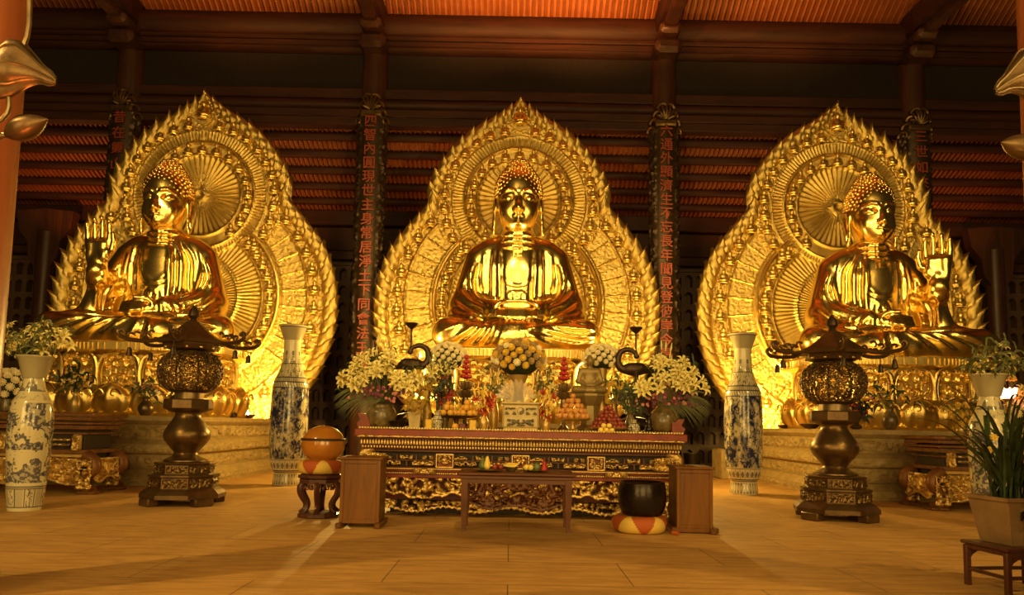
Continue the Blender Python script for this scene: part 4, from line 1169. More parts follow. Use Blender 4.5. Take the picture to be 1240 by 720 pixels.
# ================================================================ bronze lanterns
def lantern(loc, lab, rz):
    t = thing('bronze_lantern', lab, 'lantern', loc, rz, group='bronze lanterns before the side statues')
    O = pi / 8
    m = MB()
    m.lathe([(.70, .12), (.72, .13), (.72, .20), (.66, .26)], 8, rot=O); m.build('lower_tier', 'bronze_dark', t, sharp=20)
    for i in range(4):
        a = O + i * pi / 2 + pi / 8
        MB().box((0, 0, .07), (.34, .20, .14), .02).build('foot', 'bronze_dark', t, (.62 * cos(a), .62 * sin(a), 0), a + pi / 2)
    MB().lathe([(.66, .26), (.60, .30), (.58, .30), (.58, .48), (.60, .50), (.60, .53)], 8, rot=O).build('middle_tier', 'bronze_dark', t, sharp=20)
    MB().lathe([(.52, .53), (.50, .55), (.50, .70), (.52, .72), (.50, .74), (.3, .76)], 8, rot=O).build('upper_tier', 'bronze_dark', t, sharp=20)
    # relief panels on the tiers
    for r, z0, z1, w, nm in ((.58 * cos(O), .32, .47, .20, 'tier_panel'), (.50 * cos(O), .57, .69, .17, 'tier_panel')):
        X, Z = np.meshgrid(np.arange(-w, w + .001, .012), np.arange(z0, z1, .012), indexing='ij'); h = scroll(X * 2 + z0 * 9, Z * 2, 4, 61) * .025
        p0 = MB().grid(X, -h - .003, Z, flip=True).build(nm, 'bronze_mid', t, sharp=60)
        for i in range(8):
            a = O + pi / 8 + i * pi / 4; l = (r * cos(a), r * sin(a), 0)
            if i == 0: p0.location = l; p0.rotation_euler.z = a + pi / 2
            else: copy_part(p0, t, l, (0, 0, a + pi / 2))
    MB().lathe([(x, z) for x, z in spline([(.36, .74), (.37, .78), (.25, .84), (.20, .90), (.27, 1.0), (.38, 1.14), (.39, 1.26), (.32, 1.40), (.24, 1.52), (.215, 1.60), (.26, 1.66)], .03)], 48).build('baluster', 'bronze_mid', t)
    MB().lathe([(.26, 1.62), (.40, 1.68), (.42, 1.70), (.42, 1.84), (.40, 1.86), (.25, 1.87)], 8, rot=O).build('capital', 'bronze_dark', t, sharp=20)
    MB().lathe([(.25, 1.86), (.25, 1.98), (.32, 2.0)], 32).build('neck', 'bronze_grey', t)
    # pierced globe
    n, sg = 90, 288; ph = np.linspace(-1.16, 1.12, n); th = np.arange(sg + 1) * 2 * pi / sg
    P_, T_ = np.meshgrid(ph, th, indexing='ij')
    lobe = 1 - .05 * (np.abs(np.cos(T_ * 4)) ** 6)
    R_ = .53 * np.cos(P_) ** .75 * lobe; Zg = 2.36 + np.sin(P_) * .40
    pat = scroll(T_ * 1.6, P_ * 1.4, 3.0, 71); rib = np.abs(np.sin(T_ * 4)) < .16
    solid = (pat > .60) | rib | (np.abs(P_) > .98)
    mk = solid[:-1, :-1]
    g = MB().grid(R_ * np.cos(T_) * (1 + pat * .04), R_ * np.sin(T_) * (1 + pat * .04), Zg, mk, flip=False).build('pierced_globe', 'bronze_dark', t, sharp=60)
    so = g.modifiers.new('solid', 'SOLIDIFY'); so.thickness = .015
    MB().lathe([(.30, 2.70), (.33, 2.73), (.46, 2.76), (.50, 2.84), (.50, 2.87)], 6, rot=pi / 6).build('under_eave', 'bronze_dark', t, sharp=20)
    MB().lathe([(.60, 2.86), (.62, 2.88), (.60, 2.92), (.42, 3.02), (.26, 3.14), (.13, 3.26), (.08, 3.28)], 6, rot=pi / 6).build('roof', 'bronze_dark', t, sharp=20)
    MB().lathe([(.09, 3.25), (.06, 3.30), (.05, 3.32), (.10, 3.38), (.085, 3.46), (.02, 3.56), (.001, 3.58)], 24).build('finial', 'bronze_black', t)
    for i in range(12):
        a = i * pi / 6 + .1
        s = MB().sph((.455 * cos(a), .455 * sin(a), 2.78), (.03, .03, .025), 8, 6)
        o = s.build('eave_boss', 'gold_leaf', t)
    for i in range(6):
        a = pi / 6 + i * pi / 3
        m = MB(); m.M = Matrix.Rotation(a, 4, 'Z')
        m.tube(spline([(.50, 0, 2.93), (.72, 0, 2.86), (.98, 0, 2.86), (1.15, 0, 2.90), (1.22, 0, 2.98), (1.17, 0, 3.03), (1.12, 0, 2.98)], .03), .035, 8)
        for k, (x, h) in enumerate(((.70, .16), (.82, .10), (.93, .11), (1.03, .08))):
            m.tube([(x + .07 * (1 - u) * cos(2.6 - u * 4.6), 0, 2.90 + h * .5 + h * .55 * (1 - u) * sin(2.6 - u * 4.6)) for u in np.linspace(0, .85, 12)], [.026 * (1 - .5 * u) for u in np.linspace(0, 1, 12)], 6)
        m.build('eave_arm', 'bronze_dark', t)
        b = MB(); b.M = Matrix.Translation((1.02 * cos(a), 1.02 * sin(a), 0)); b.lathe([(.055, 2.58), (.045, 2.62), (.04, 2.70), (.015, 2.73)], 12); b.tube([(0, 0, 2.73), (0, 0, 2.86)], .006, 5)
        b.build('wind_bell', 'bronze_black', t)
    return t
lt = lantern((-5.82, 13.45, 0), 'tall bronze lantern standing before the left statue', .12)
dup(lt, (5.68, 13.1, 0), 'tall bronze lantern standing before the right statue', -.25)
# ================================================================ altar and furniture
AX, AY = .17, 12.05
def relief(name, mat, parent, w, z0, z1, s=3, amp=.04, seed=1, thr=None, low=None, up=None, loc=(0, 0, 0), step=.016, flip=True, rz=0, sym=True):
    X, Z = np.meshgrid(np.arange(-w / 2, w / 2 + .001, step), np.arange(z0, z1 + .001, step), indexing='ij')
    U = np.abs(X) if sym else X
    p = scroll(U + seed * 1.7, Z, s, seed); h = p * amp + .004
    mk = np.ones(X.shape, bool)
    if thr is not None: mk &= p > thr
    if low is not None:
        lz = low(X); mk &= Z > lz; e = np.abs(Z - lz) < step * 1.8; h = np.where(e, amp, h); mk |= e & (Z > lz - step)
    if up is not None: mk &= Z < up(X)
    o = MB().grid(X, -h, Z, mk[:-1, :-1], flip=flip).build(name, mat, parent, loc, rz, sharp=60)
    sm = o.modifiers.new('solid', 'SOLIDIFY'); sm.thickness = .02; sm.offset = -1
    return o
def altar():
    t = thing('altar_table', 'long red and gold carved altar table before the central statue', 'altar table', (AX, AY, 0))
    W_ = 5.38; D = 1.55; cy = D / 2
    MB().box((0, cy, 1.345), (W_, D, .13), .015).build('tabletop', 'red_lacquer', t)
    MB().box((0, cy + .02, 1.405), (W_ - .1, D - .06, .02), .004).build('top_cloth', 'gold_paint', t)
    b = MB(); n = 120
    for i in range(n): b.sph((-W_ / 2 + .08 + (W_ - .16) * i / (n - 1), .03, 1.425), (.019, .02, .017), 6, 4)
    o = b.build('beading', 'petal_cream', t); o['kind'] = 'stuff'
    b = MB(); n = 110
    for i in range(n):
        x = -W_ / 2 + .1 + (W_ - .2) * i / (n - 1)
        b.lathe([(.019, 1.16), (.024, 1.18), (.018, 1.235), (.004, 1.25)], 7, (x, .10, 0))
    for i in range(n): b.sph((-W_ / 2 + .12 + (W_ - .24) * i / (n - 1), .13, 1.12), (.02, .022, .026), 6, 4)
    o = b.build('lotus_petal_row', 'gold_paint', t); o['kind'] = 'stuff'
    MB().box((0, cy + .06, 1.26), (W_ - .14, D - .14, .05), .01).box((0, cy + .1, 1.16), (W_ - .2, D - .2, .16), .01).build('cornice', 'red_dark', t)
    relief('gilt_line', 'gold_paint', t, W_ - .1, 1.275, 1.30, 8, .02, 3, loc=(0, .0, 0), step=.012)
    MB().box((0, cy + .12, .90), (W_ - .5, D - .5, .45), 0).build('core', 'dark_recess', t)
    MB().box((0, cy + .1, 1.06), (W_ - .28, D - .3, .05), .01).box((0, cy + .08, .78), (W_ - .28, D - .26, .035), .008).build('frieze_rails', 'wood_table', t)
    # frieze: red squares between pairs of rows of small gilt panels
    cells = MB(); bars = MB()
    fy = .22
    for c in range(-2, 3):
        cx = c * 1.24
        r = relief('medallion_relief', 'gold_paint', t, .22, .815, 1.0, 9, .035, 5 + c, .42, loc=(cx, fy + .005, 0), step=.008)
        MB().box((0, .03, .905), (.25, .04, .21), .01).build('medallion_board', 'red_lacquer', r)
        f = MB()
        for dx, dz, sx, sz in ((0, .105, .27, .022), (0, -.105, .27, .022), (-.135, 0, .022, .23), (.135, 0, .022, .23)): f.box((dx, 0, .905 + dz), (sx, .03, sz), .004)
        f.build('medallion_frame', 'gold_paint', t, (cx, fy, 0))
        if c == 2: continue
        for k in range(3):
            x = cx + .27 + .35 * k * .98
            relief('gilt_panel', 'gold_paint', t, .22, .925, .985, 10, .03, 11 + k, loc=(x, fy + .02, 0), step=.01, thr=.25)
        for k in range(2):
            x = cx + .34 + .54 * k
            relief('gilt_panel', 'gold_paint', t, .36, .825, .885, 10, .03, 17 + k, loc=(x, fy + .02, 0), step=.01, thr=.25)
        for k in range(4): bars.box((cx + .15 + .313 * k, fy + .01, .955), (.03, .05, .09), .004)
        for k in range(3): bars.box((cx + .15 + .47 * k, fy + .01, .855), (.03, .05, .09), .004)
        bars.box((cx + .62, fy + .01, .905), (.96, .05, .02), .004)
    bars.build('frieze_bars', 'wood_table', t)
    # gold and red bands
    MB().box((0, cy + .04, .745), (W_ - .26, D - .2, .05), .01).box((0, cy + .02, .66), (W_ - .3, D - .2, .07), .01).build('red_band', 'red_lacquer', t)
    g = MB(); g.box((0, .10, .775), (W_ - .24, .04, .018), .004)
    for i in range(150): g.box((-W_ / 2 + .16 + (W_ - .32) * i / 149, .095, .705), (.028, .03, .03), .006, rz=.0)
    g.build('gilt_beading', 'gold_paint', t)
    for x in (-1.55, -.45, .45, 1.55): relief('gilt_knot', 'gold_paint', t, .34, .70, .77, 9, .04, 23, loc=(x, .085, 0), step=.01)
    # two pierced gilded aprons
    low1 = lambda x: .34 + .045 * np.cos(x * 6.0) + .02 * np.cos(x * 23)
    relief('carved_apron', 'gold_paint', t, W_ - .5, .30, .63, 4.2, .06, 31, .28, low1, loc=(0, .14, 0), step=.013)
    low2 = lambda x: .10 + .04 * np.cos(x * 6.0 + 1) + .02 * np.abs(np.sin(x * 34))
    relief('carved_apron', 'gold_paint', t, W_ - .6, .04, .27, 4.2, .05, 37, .28, low2, loc=(0, .26, 0), step=.013)
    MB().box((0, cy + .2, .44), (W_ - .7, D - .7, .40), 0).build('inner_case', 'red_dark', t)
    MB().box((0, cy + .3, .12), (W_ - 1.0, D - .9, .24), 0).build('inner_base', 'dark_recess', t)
    for s in (-1, 1):
        for y in (.30, D - .3):
            l = MB().tube(spline([(s * 2.42, y, 1.1), (s * 2.60, y, .98), (s * 2.54, y, .82), (s * 2.50, y, .60), (s * 2.60, y, .40), (s * 2.50, y, .2), (s * 2.60, y, .04)], .05), .085, 10)
            l.box((s * 2.58, y, .03), (.26, .24, .06), .02); l.build('leg', 'gold_paint', t)
        relief('corner_panel', 'gold_paint', t, .26, .80, 1.02, 8, .05, 29, loc=(s * 2.32, .2, 0), step=.012)
        f = MB(); f.prism([(s * 2.50, 1.41), (s * 2.69, 1.41), (s * 2.72, 1.50), (s * 2.66, 1.55), (s * 2.71, 1.66), (s * 2.60, 1.65), (s * 2.55, 1.60), (s * 2.50, 1.60)][::-s], .3, D - .1)
        f.build('flared_end', 'red_lacquer', t)
    return t
altar()
def offering_table():
    t = thing('offering_table', 'low brown wooden table with carved apron in front of the altar', 'table', (.10, 10.98, 0))
    w, d, h = 1.62, .70, .83
    MB().box((0, 0, h - .02), (w + .06, d + .05, .045), .012).box((0, 0, h - .07), (w - .02, d - .03, .05), .008).build('tabletop', 'wood_table', t)
    for sx in (-1, 1):
        for sy in (-1, 1):
            m = MB(); r0, r1 = .05, .034
            m.lathe([(r1, 0), (r1 * .9, .10), (r0, .30), (r0 * 1.05, h - .09)], 4, (sx * (w / 2 - .07), sy * (d / 2 - .07), 0), rot=pi / 4, sx=1.25, sy=1.25); m.build('leg', 'wood_table', t, sharp=20)
    for sy in (-1, 1):
        MB().box((0, sy * (d / 2 - .06), h - .125), (w - .2, .03, .07), .005).build('rail', 'wood_table', t)
    low = lambda x: .34 + .04 * np.cos(x * 9) + .015 * np.abs(np.sin(x * 40)) - .03 * np.exp(-(x / .12) ** 2)
    o = relief('carved_apron', 'wood_table', t, w - .28, .30, h - .15, 4.6, .03, 43, .30, low, loc=(0, -d / 2 + .07, 0), step=.011)
    return t
offering_table()
def lectern(loc, lab, rz, w, d, h, skid):
    t = thing('lectern', lab, 'lectern', loc, rz, group='plain brown lecterns before the altar')
    th = .03
    MB().box((0, -d / 2 + th / 2, .06 + (h - .09) / 2), (w, th, h - .09), .004).build('front_panel', 'wood_podium', t)
    f = MB()
    for dx in (-1, 1): f.box((dx * (w / 2 - .025), -d / 2 - .006, .06 + (h - .09) / 2), (.05, .02, h - .10), .004)
    f.box((0, -d / 2 - .006, h - .065), (w - .1, .02, .05), .004).box((0, -d / 2 - .006, .09), (w - .1, .02, .06), .004).build('front_frame', 'wood_podium', t)
    for dx in (-1, 1): MB().box((dx * (w / 2 - th / 2), 0, .06 + (h - .09) / 2), (th, d - .05, h - .09), .004).build('side_panel', 'wood_podium', t)
    MB().box((0, 0, h - .015), (w + .06, d + .06, .035), .008).build('top', 'wood_podium', t)
    MB().box((0, .02, h * .55), (w - .06, d - .1, .02), 0).build('shelf', 'wood_podium', t)
    for dx in skid: MB().box((dx * (w / 2 - .01), -.02, .04), (.09, d + .22, .08), .015).build('foot', 'wood_podium', t)
    if len(skid) == 1: MB().box((0, 0, .045), (w + .16, d + .06, .07), .01).build('base', 'wood_podium', t)
    return t
lectern((-2.16, 11.15, 0), 'plain brown wooden lectern left of the offering table', .03, .57, .62, 1.0, (-1, 1))
lectern((2.70, 11.25, 0), 'plain brown wooden lectern right of the black bowl', -.03, .52, .66, .95, (1,))
def cushion(parent, r, z, h, n=8):
    a_, b_ = MB(), MB()
    A = np.linspace(0, 2 * pi, 129); P_ = np.linspace(-pi / 2, pi / 2, 25)
    aa, pp = np.meshgrid(A, P_, indexing='ij')
    rr = r * (.62 + .38 * np.cos(pp) ** .6) * (1 + .02 * np.cos(aa * n)); zz = z + h / 2 + h / 2 * np.sin(pp)
    tri = np.abs(((aa * n / (2 * pi)) % 1) - .5) * 2
    sel = (tri > (.5 + pp / pi) * .9 + .05)
    sel = sel[:-1, :-1]
    X, Y = rr * np.cos(aa), rr * np.sin(aa)
    a_.grid(X, Y, zz, sel); b_.grid(X, Y, zz, ~sel)
    a_.lathe([(.001, z + h - .002), (r * .62, z + h)], 32, cap=False); a_.lathe([(.001, z + .002), (r * .62, z)], 32, cap=False)
    return a_, b_
def fish_drum():
    # carved stool, cushion, round wooden drum
    s = thing('drum_stool', 'dark carved wooden stool under the round wooden drum', 'stool', (-3.02, 12.0, 0), .1)
    MB().lathe([(.30, .60), (.355, .62), (.36, .66), (.30, .68)], 8, rot=pi / 8).lathe([(.27, .52), (.33, .54), (.33, .60), (.30, .61)], 8, rot=pi / 8).build('seat', 'wood_stool', s, sharp=20)
    MB().lathe([(.31, .0), (.34, .01), (.34, .06), (.28, .08)], 8, rot=pi / 8).build('base_ring', 'wood_stool', s, sharp=20)
    for i in range(6):
        a = pi / 6 + i * pi / 3; m = MB(); m.M = Matrix.Rotation(a, 4, 'Z')
        m.tube(spline([(.26, 0, .55), (.33, 0, .48), (.31, 0, .36), (.22, 0, .22), (.24, 0, .12), (.31, 0, .07)], .03), .034, 8, flat=1.6); m.build('leg', 'wood_stool', s)
    for i in range(6):
        a = i * pi / 3; relief('fret', 'wood_stool', s, .26, .44, .53, 8, .02, 51, .2, loc=(.29 * cos(a), .29 * sin(a), 0), rz=a + pi / 2, step=.012)
    c = thing('round_cushion', 'round orange and yellow patchwork cushion under the round drum', 'cushion', (-3.02, 12.0, .68))
    a_, b_ = cushion(c, .36, 0, .22, 5); a_.build('yellow_patches', 'fabric_yellow', c); b_.build('orange_patches', 'fabric_orange', c)
    d = thing('wooden_drum', 'round orange lacquered wooden drum on a patchwork cushion', 'drum', (-3.0, 12.0, .86), .15)
    z = MB().sph((0, 0, .285), (.345, .33, .30), 40, 24); z.build('body', 'orange_lacquer', d)
    MB().lathe([(.333, .345), (.351, .353), (.352, .372), (.334, .38)], 48, cap=False).build('slot', 'dark_recess', d)
fish_drum()
def bowl():
    c = thing('round_cushion', 'round patchwork cushion on the floor under the black bowl', 'cushion', (1.90, 10.98, 0), .3)
    a_, b_ = cushion(c, .40, 0, .24, 5); a_.build('yellow_patches', 'fabric_yellow', c); b_.build('orange_patches', 'fabric_orange', c)
    d = thing('singing_bowl', 'large black metal bowl on a patchwork cushion by the lectern', 'bowl', (1.94, 11.0, .2))
    MB().lathe(spline([(.20, 0), (.27, .04), (.325, .14), (.35, .28), (.345, .42), (.325, .50)], .03) + [(.335, .515), (.32, .525), (.305, .51), (.32, .40), (.32, .25), (.25, .08), (.001, .05)], 56, cap=False).build('body', 'bowl_black', d)
    s = thing('bell_striker', 'dark wooden striker lying against the cushion of the black bowl', 'striker', (2.33, 10.72, 0))
    MB().tube([(0, 0, .03), (-.10, .10, .12), (-.17, .16, .22)], .022, 8).build('handle', 'wood_stool', s); MB().tube([(0, 0, .03), (.06, -.07, .03)], .032, 8).build('tip', 'fabric_orange', s)
bowl()
simple('wood_gilt', (.20, .085, .025), .42, .3, var=.3, bmp=.4, bscale=26)
def side_altar(x0, sgn, Y, lab, H=1.55):
    # end nearest the centre at x0, stretching outward
    t = thing('side_altar', lab, 'altar table', (x0, Y, 0), group='carved red and gold side altars')
    L = 4.4; cx = -sgn * 0 + sgn * L / 2; D = 1.3
    m = MB(); m.box((cx, D / 2, H - .03), (L + .1, D + .1, .07), .012).box((cx, D / 2, H - .11), (L, D, .07), .01); m.build('tabletop', 'wood_gilt', t)
    MB().box((cx, D / 2, H - .20), (L + .04, D + .04, .05), .01).box((cx, D / 2, H - .28), (L - .1, D - .1, .09), .01).build('cornice', 'wood_gilt', t)
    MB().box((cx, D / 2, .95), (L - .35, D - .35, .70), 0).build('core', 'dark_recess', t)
    MB().box((cx, D / 2, H - .40), (L - .2, D - .2, .04), .01).box((cx, D / 2, .82), (L - .1, D - .1, .08), .01).build('rails', 'wood_gilt', t)
    for k in range(6):
        x = sgn * (.30 + k * .72)
        MB().box((x, .12, 1.0), (.16, .09, .34), .02).build('frieze_post', 'gold_paint', t)
        relief('frieze_post_relief', 'gold_paint', t, .13, .84, 1.14, 7, .04, 61, loc=(x, .07, 0), step=.014)
        for z in (.93, 1.03):
            relief('baluster_rail', 'gold_paint', t, .46, z, z + .05, 7, .04, 67, loc=(x + sgn * .36, .13, 0), step=.014)
    MB().box((cx, .10, .74), (L, .10, .08), .02).build('gilt_band', 'gold_paint', t)
    low = lambda x: .22 + .06 * np.cos(x * 5)
    relief('carved_apron', 'gold_paint', t, L - .3, .16, .70, 3.6, .09, 71, None, low, loc=(cx, .14, 0), step=.016)
    # carved scroll legs at the end
    for y in (.12, D - .15):
        lg = MB().tube(spline([(sgn * .12, y, .74), (sgn * -.06, y - .03, .66), (sgn * -.10, y - .04, .50), (sgn * .06, y - .02, .36), (sgn * .12, y, .22), (sgn * .02, y - .03, .10), (sgn * -.08, y - .05, .05)], .04), .12, 10)
        lg.box((sgn * .0, y - .02, .03), (.34, .26, .06), .02); lg.build('leg', 'wood_gilt', t)
        relief('leg_relief', 'gold_paint', t, .30, .10, .68, 5, .06, 73, .15, loc=(sgn * .04, y - .13, 0), step=.014)
    X = np.arange(0, D, .016)
    for z0, z1, mt in ((.16, .70, 'gold_paint'),):
        o = relief('side_apron', mt, t, D - .3, .2, .7, 2.2, .07, 77, None, lambda x: .26 + .05 * np.cos(x * 9), loc=(0, D / 2, 0), rz=(pi / 2 if sgn > 0 else -pi / 2) * -1 * 1, step=.016)
        o.location.x = 0
    return t
side_altar(-8.30, -1, 14.75, 'carved red and gold side altar behind the left landscape vase', 1.58)
side_altar(8.45, 1, 14.75, 'carved red and gold side altar behind the right potted orchid', 1.45)
# ================================================================ flowers and offerings
TZ = 1.415                                            # altar top
def flower_mesh(kind):
    m = MB()
    if kind == 'lily':
        for k in range(6):
            a = k * pi / 3 + .2; L = .105 if k % 2 else .095; V = []; F = []
            for i, u in enumerate(np.linspace(0, 1, 7)):
                rad = .008 + L * u; z = .055 * sin(u * 2.5); hw = .0195 * sin(pi * min(1, u * .86 + .12)) ** .8 + .0005
                for w_, dz in ((-1, .006), (0, -.004), (1, .006)): V.append((rad * cos(a) - w_ * hw * sin(a), rad * sin(a) + w_ * hw * cos(a), z + dz))
            for i in range(6): q = i * 3; F += [(q, q + 1, q + 4, q + 3), (q + 1, q + 2, q + 5, q + 4)]
            m.add(V, F)
        for k in range(4): m.tube([(0, 0, .02), (.02 * cos(k * 1.6), .02 * sin(k * 1.6), .10)], .003, 4, mi=1)
        return m.build('lily', ['petal_cream', 'petal_center'])
    if kind == 'mum':
        for ring, (n, r, z, l) in enumerate(((12, .050, .0, .04), (10, .038, .022, .034), (7, .022, .038, .026))):
            for k in range(n):
                a = 2 * pi * (k + ring * .5) / n
                m.tube([(r * .3 * cos(a), r * .3 * sin(a), z), (r * cos(a), r * sin(a), z + .008), ((r + .012) * cos(a), (r + .012) * sin(a), z + .022)], [.009, .014, .006], 5, flat=.6)
        m.sph((0, 0, .018), (.036, .036, .034), 8, 6); return m.build('chrysanthemum', 'petal_white')
    if kind == 'small':
        for k in range(5):
            a = k * 2 * pi / 5; m.sph((.02 * cos(a), .02 * sin(a), .004), (.016, .016, .008), 6, 4)
        m.sph((0, 0, .008), .008, 6, 4); return m.build('blossom', 'petal_purple')
def variant(o, name, mats):
    c = o.copy(); c.data = o.data.copy(); c.name = name
    for i, m in enumerate(mats): c.data.materials[i] = MATS[m]
    COL.objects.link(c); return c
_lily = flower_mesh('lily'); _mum = flower_mesh('mum'); _small = flower_mesh('small')
PROTO = {'lily': _lily, 'white_mum': _mum, 'purple': _small,
         'yellow_mum': variant(_mum, 'chrysanthemum', ['petal_yellow']), 'brown_mum': variant(_mum, 'chrysanthemum', ['petal_pinkish'] if 'petal_pinkish' in MATS else ['petal_gold']),
         'red_lily': variant(_lily, 'red_lily', ['petal_red', 'petal_center']), 'pink': variant(_small, 'blossom', ['petal_pink']),
         'yellow_small': variant(_small, 'blossom', ['petal_yellow']), 'white_small': variant(_small, 'blossom', ['petal_white']), 'red_small': variant(_small, 'blossom', ['petal_red'])}
def place(kind, parent, p, d, sc=1.0):
    """a flower head at p looking along d"""
    o = PROTO[kind].copy(); COL.objects.link(o); o.parent = parent; o.location = p
    q = Vector(d).to_track_quat('Z', 'Y'); o.rotation_mode = 'QUATERNION'; o.rotation_quaternion = q; o.scale = (sc,) * 3; return o
def leafblade(m, base, tip, w, bend=.0, n=7, mi=0):
    b = Vector(base); t = Vector(tip); d = t - b; side = d.cross(Vector((0, -1, .2)));
    if side.length < 1e-5: side = Vector((1, 0, 0))
    side.normalize(); nrm = side.cross(d).normalized()
    V = []
    for i in range(n):
        u = i / (n - 1); c = b + d * u + Vector((0, 0, 1)) * bend * sin(pi * u) ; hw = w * sin(pi * min(1, u * .9 + .08)) ** .8 + .0005
        V += [c - side * hw, c + nrm * hw * .25, c + side * hw]
    F = []
    for i in range(n - 1):
        a = i * 3; F += [(a, a + 1, a + 4, a + 3), (a + 1, a + 2, a + 5, a + 4)]
    m.add([tuple(v) for v in V], F, mi)
def stems(parent, origin, heads, mat='stem_green', r=.004):
    m = MB()
    for p in heads: m.tube([origin, tuple((a + b) / 2 + (.0) for a, b in zip(origin, p)), p], r, 4)
    o = m.build('stems', mat, parent); return o
def foliage(parent, pts, n, spread, w, mats='leaf_green', seed=1, name='foliage', length=.16, up=.05):
    R = random.Random(seed); m = MB()
    for i in range(n):
        p = Vector(R.choice(pts)); p += Vector([R.gauss(0, spread) for _ in range(3)])
        d = Vector((R.gauss(0, 1), R.gauss(0, 1), R.gauss(.2, .8))).normalized() * length * R.uniform(.6, 1.2)
        leafblade(m, tuple(p), tuple(p + d), w * R.uniform(.7, 1.2), up)
    return m.build(name, mats, parent, sharp=0)

# ---- lily arrangements at the two ends of the altar
def lily_arrangement(x, y, sgn, lab, rounder):
    t = thing('lily_arrangement', lab, 'flower arrangement', (x, y, TZ), group='lily arrangements at the ends of the altar')
    R = random.Random(5 + sgn)
    if rounder: pr = spline([(.10, 0), (.20, .05), (.245, .18), (.22, .32), (.12, .44), (.07, .50), (.09, .54)], .03)
    else: pr = spline([(.14, 0), (.21, .05), (.245, .16), (.24, .28), (.19, .36), (.20, .40)], .03)
    MB().lathe(pr, 40, cap=False).lathe([(.001, .01), (.14, .01)], 24, cap=False).build('glazed_vase', 'glazed_pot', t)
    org = (0, 0, .42); heads = []
    for i in range(96):
        a = R.uniform(-1, 1); b = R.uniform(0, 1)
        th = a * 1.25; rr = .30 + .50 * b ** .6
        hx = rr * sin(th) * .85 + sgn * .03; hz = .50 + rr * cos(th) * .95
        hy = -.28 * sqrt(max(0, 1 - (b * .9) ** 2)) * R.uniform(.3, 1) + .0
        if hz < .60 or (hx * -sgn > .16 and hz > .86): continue
        heads.append((hx, hy, hz))
    heads = heads[:50]
    for h in heads:
        d = Vector((h[0] * .8, -.55 + h[1], (h[2] - .55) * .8)); place('lily', t, h, d, R.uniform(1.0, 1.35))
    st = stems(t, org, heads)
    # tall buds at the top
    m = MB(); buds = []
    for i in range(9):
        bx = R.uniform(-.14, .14) + sgn * .06 * 0 ; bz = R.uniform(1.22, 1.50) - abs(bx) * .6
        m.tube([(bx, -.02, bz - .02), (bx * 1.1, -.03, bz + .07), (bx * 1.2, -.03, bz + .15)], [.006, .018, .004], 6)
        buds.append((bx, -.02, bz))
    m.build('lily_buds', 'petal_cream', t)['kind'] = 'stuff'
    # purple orchids below the lilies
    for i in range(60):
        a = R.uniform(-1.35, 1.35); rr = R.uniform(.22, .55); place('purple' if i % 3 else 'pink', t, (rr * sin(a), -.16 - R.uniform(0, .14), .50 + .22 * cos(a) * rr + R.uniform(-.10, .12)), (a * .4, -1, .2), R.uniform(.6, .95))
    foliage(t, [(h[0] * .95, h[1] + .13, h[2] - .02) for h in heads], 200, .06, .013, 'leaf_green', 3, length=.2)
    # palm fans hanging to the outer side
    f = MB()
    for (cx_, cz_, a0, n, L) in ((sgn * .12, .50, 0, 17, .62), (-sgn * .05, .46, .2, 12, .40), (sgn * .3, .60, -.1, 13, .48)):
        for i in range(n):
            a = (-.15 + 1.15 * i / n) if sgn > 0 else (pi + .15 - 1.15 * i / n)
            a = -a if sgn > 0 else -(pi - a) + pi
            ang = (-.95 + 1.5 * i / n) 
            dx = sgn * cos(ang) * L; dz = -abs(sin(ang)) * L * .55 - .12 if ang < .2 else sin(ang) * L * .2
            leafblade(f, (cx_, -.08, cz_), (cx_ + dx, -.10 - R.uniform(0, .15), cz_ + dz), .0065, .10)
    f.build('palm_leaves', 'leaf_olive', t, sharp=0)
    return t
lily_arrangement(-2.17, 12.50, -1, 'tall lily arrangement at the altar\'s left end beside the crane', False)
lily_arrangement(2.58, 12.62, 1, 'tall lily arrangement at the altar\'s right end beside the crane', True)

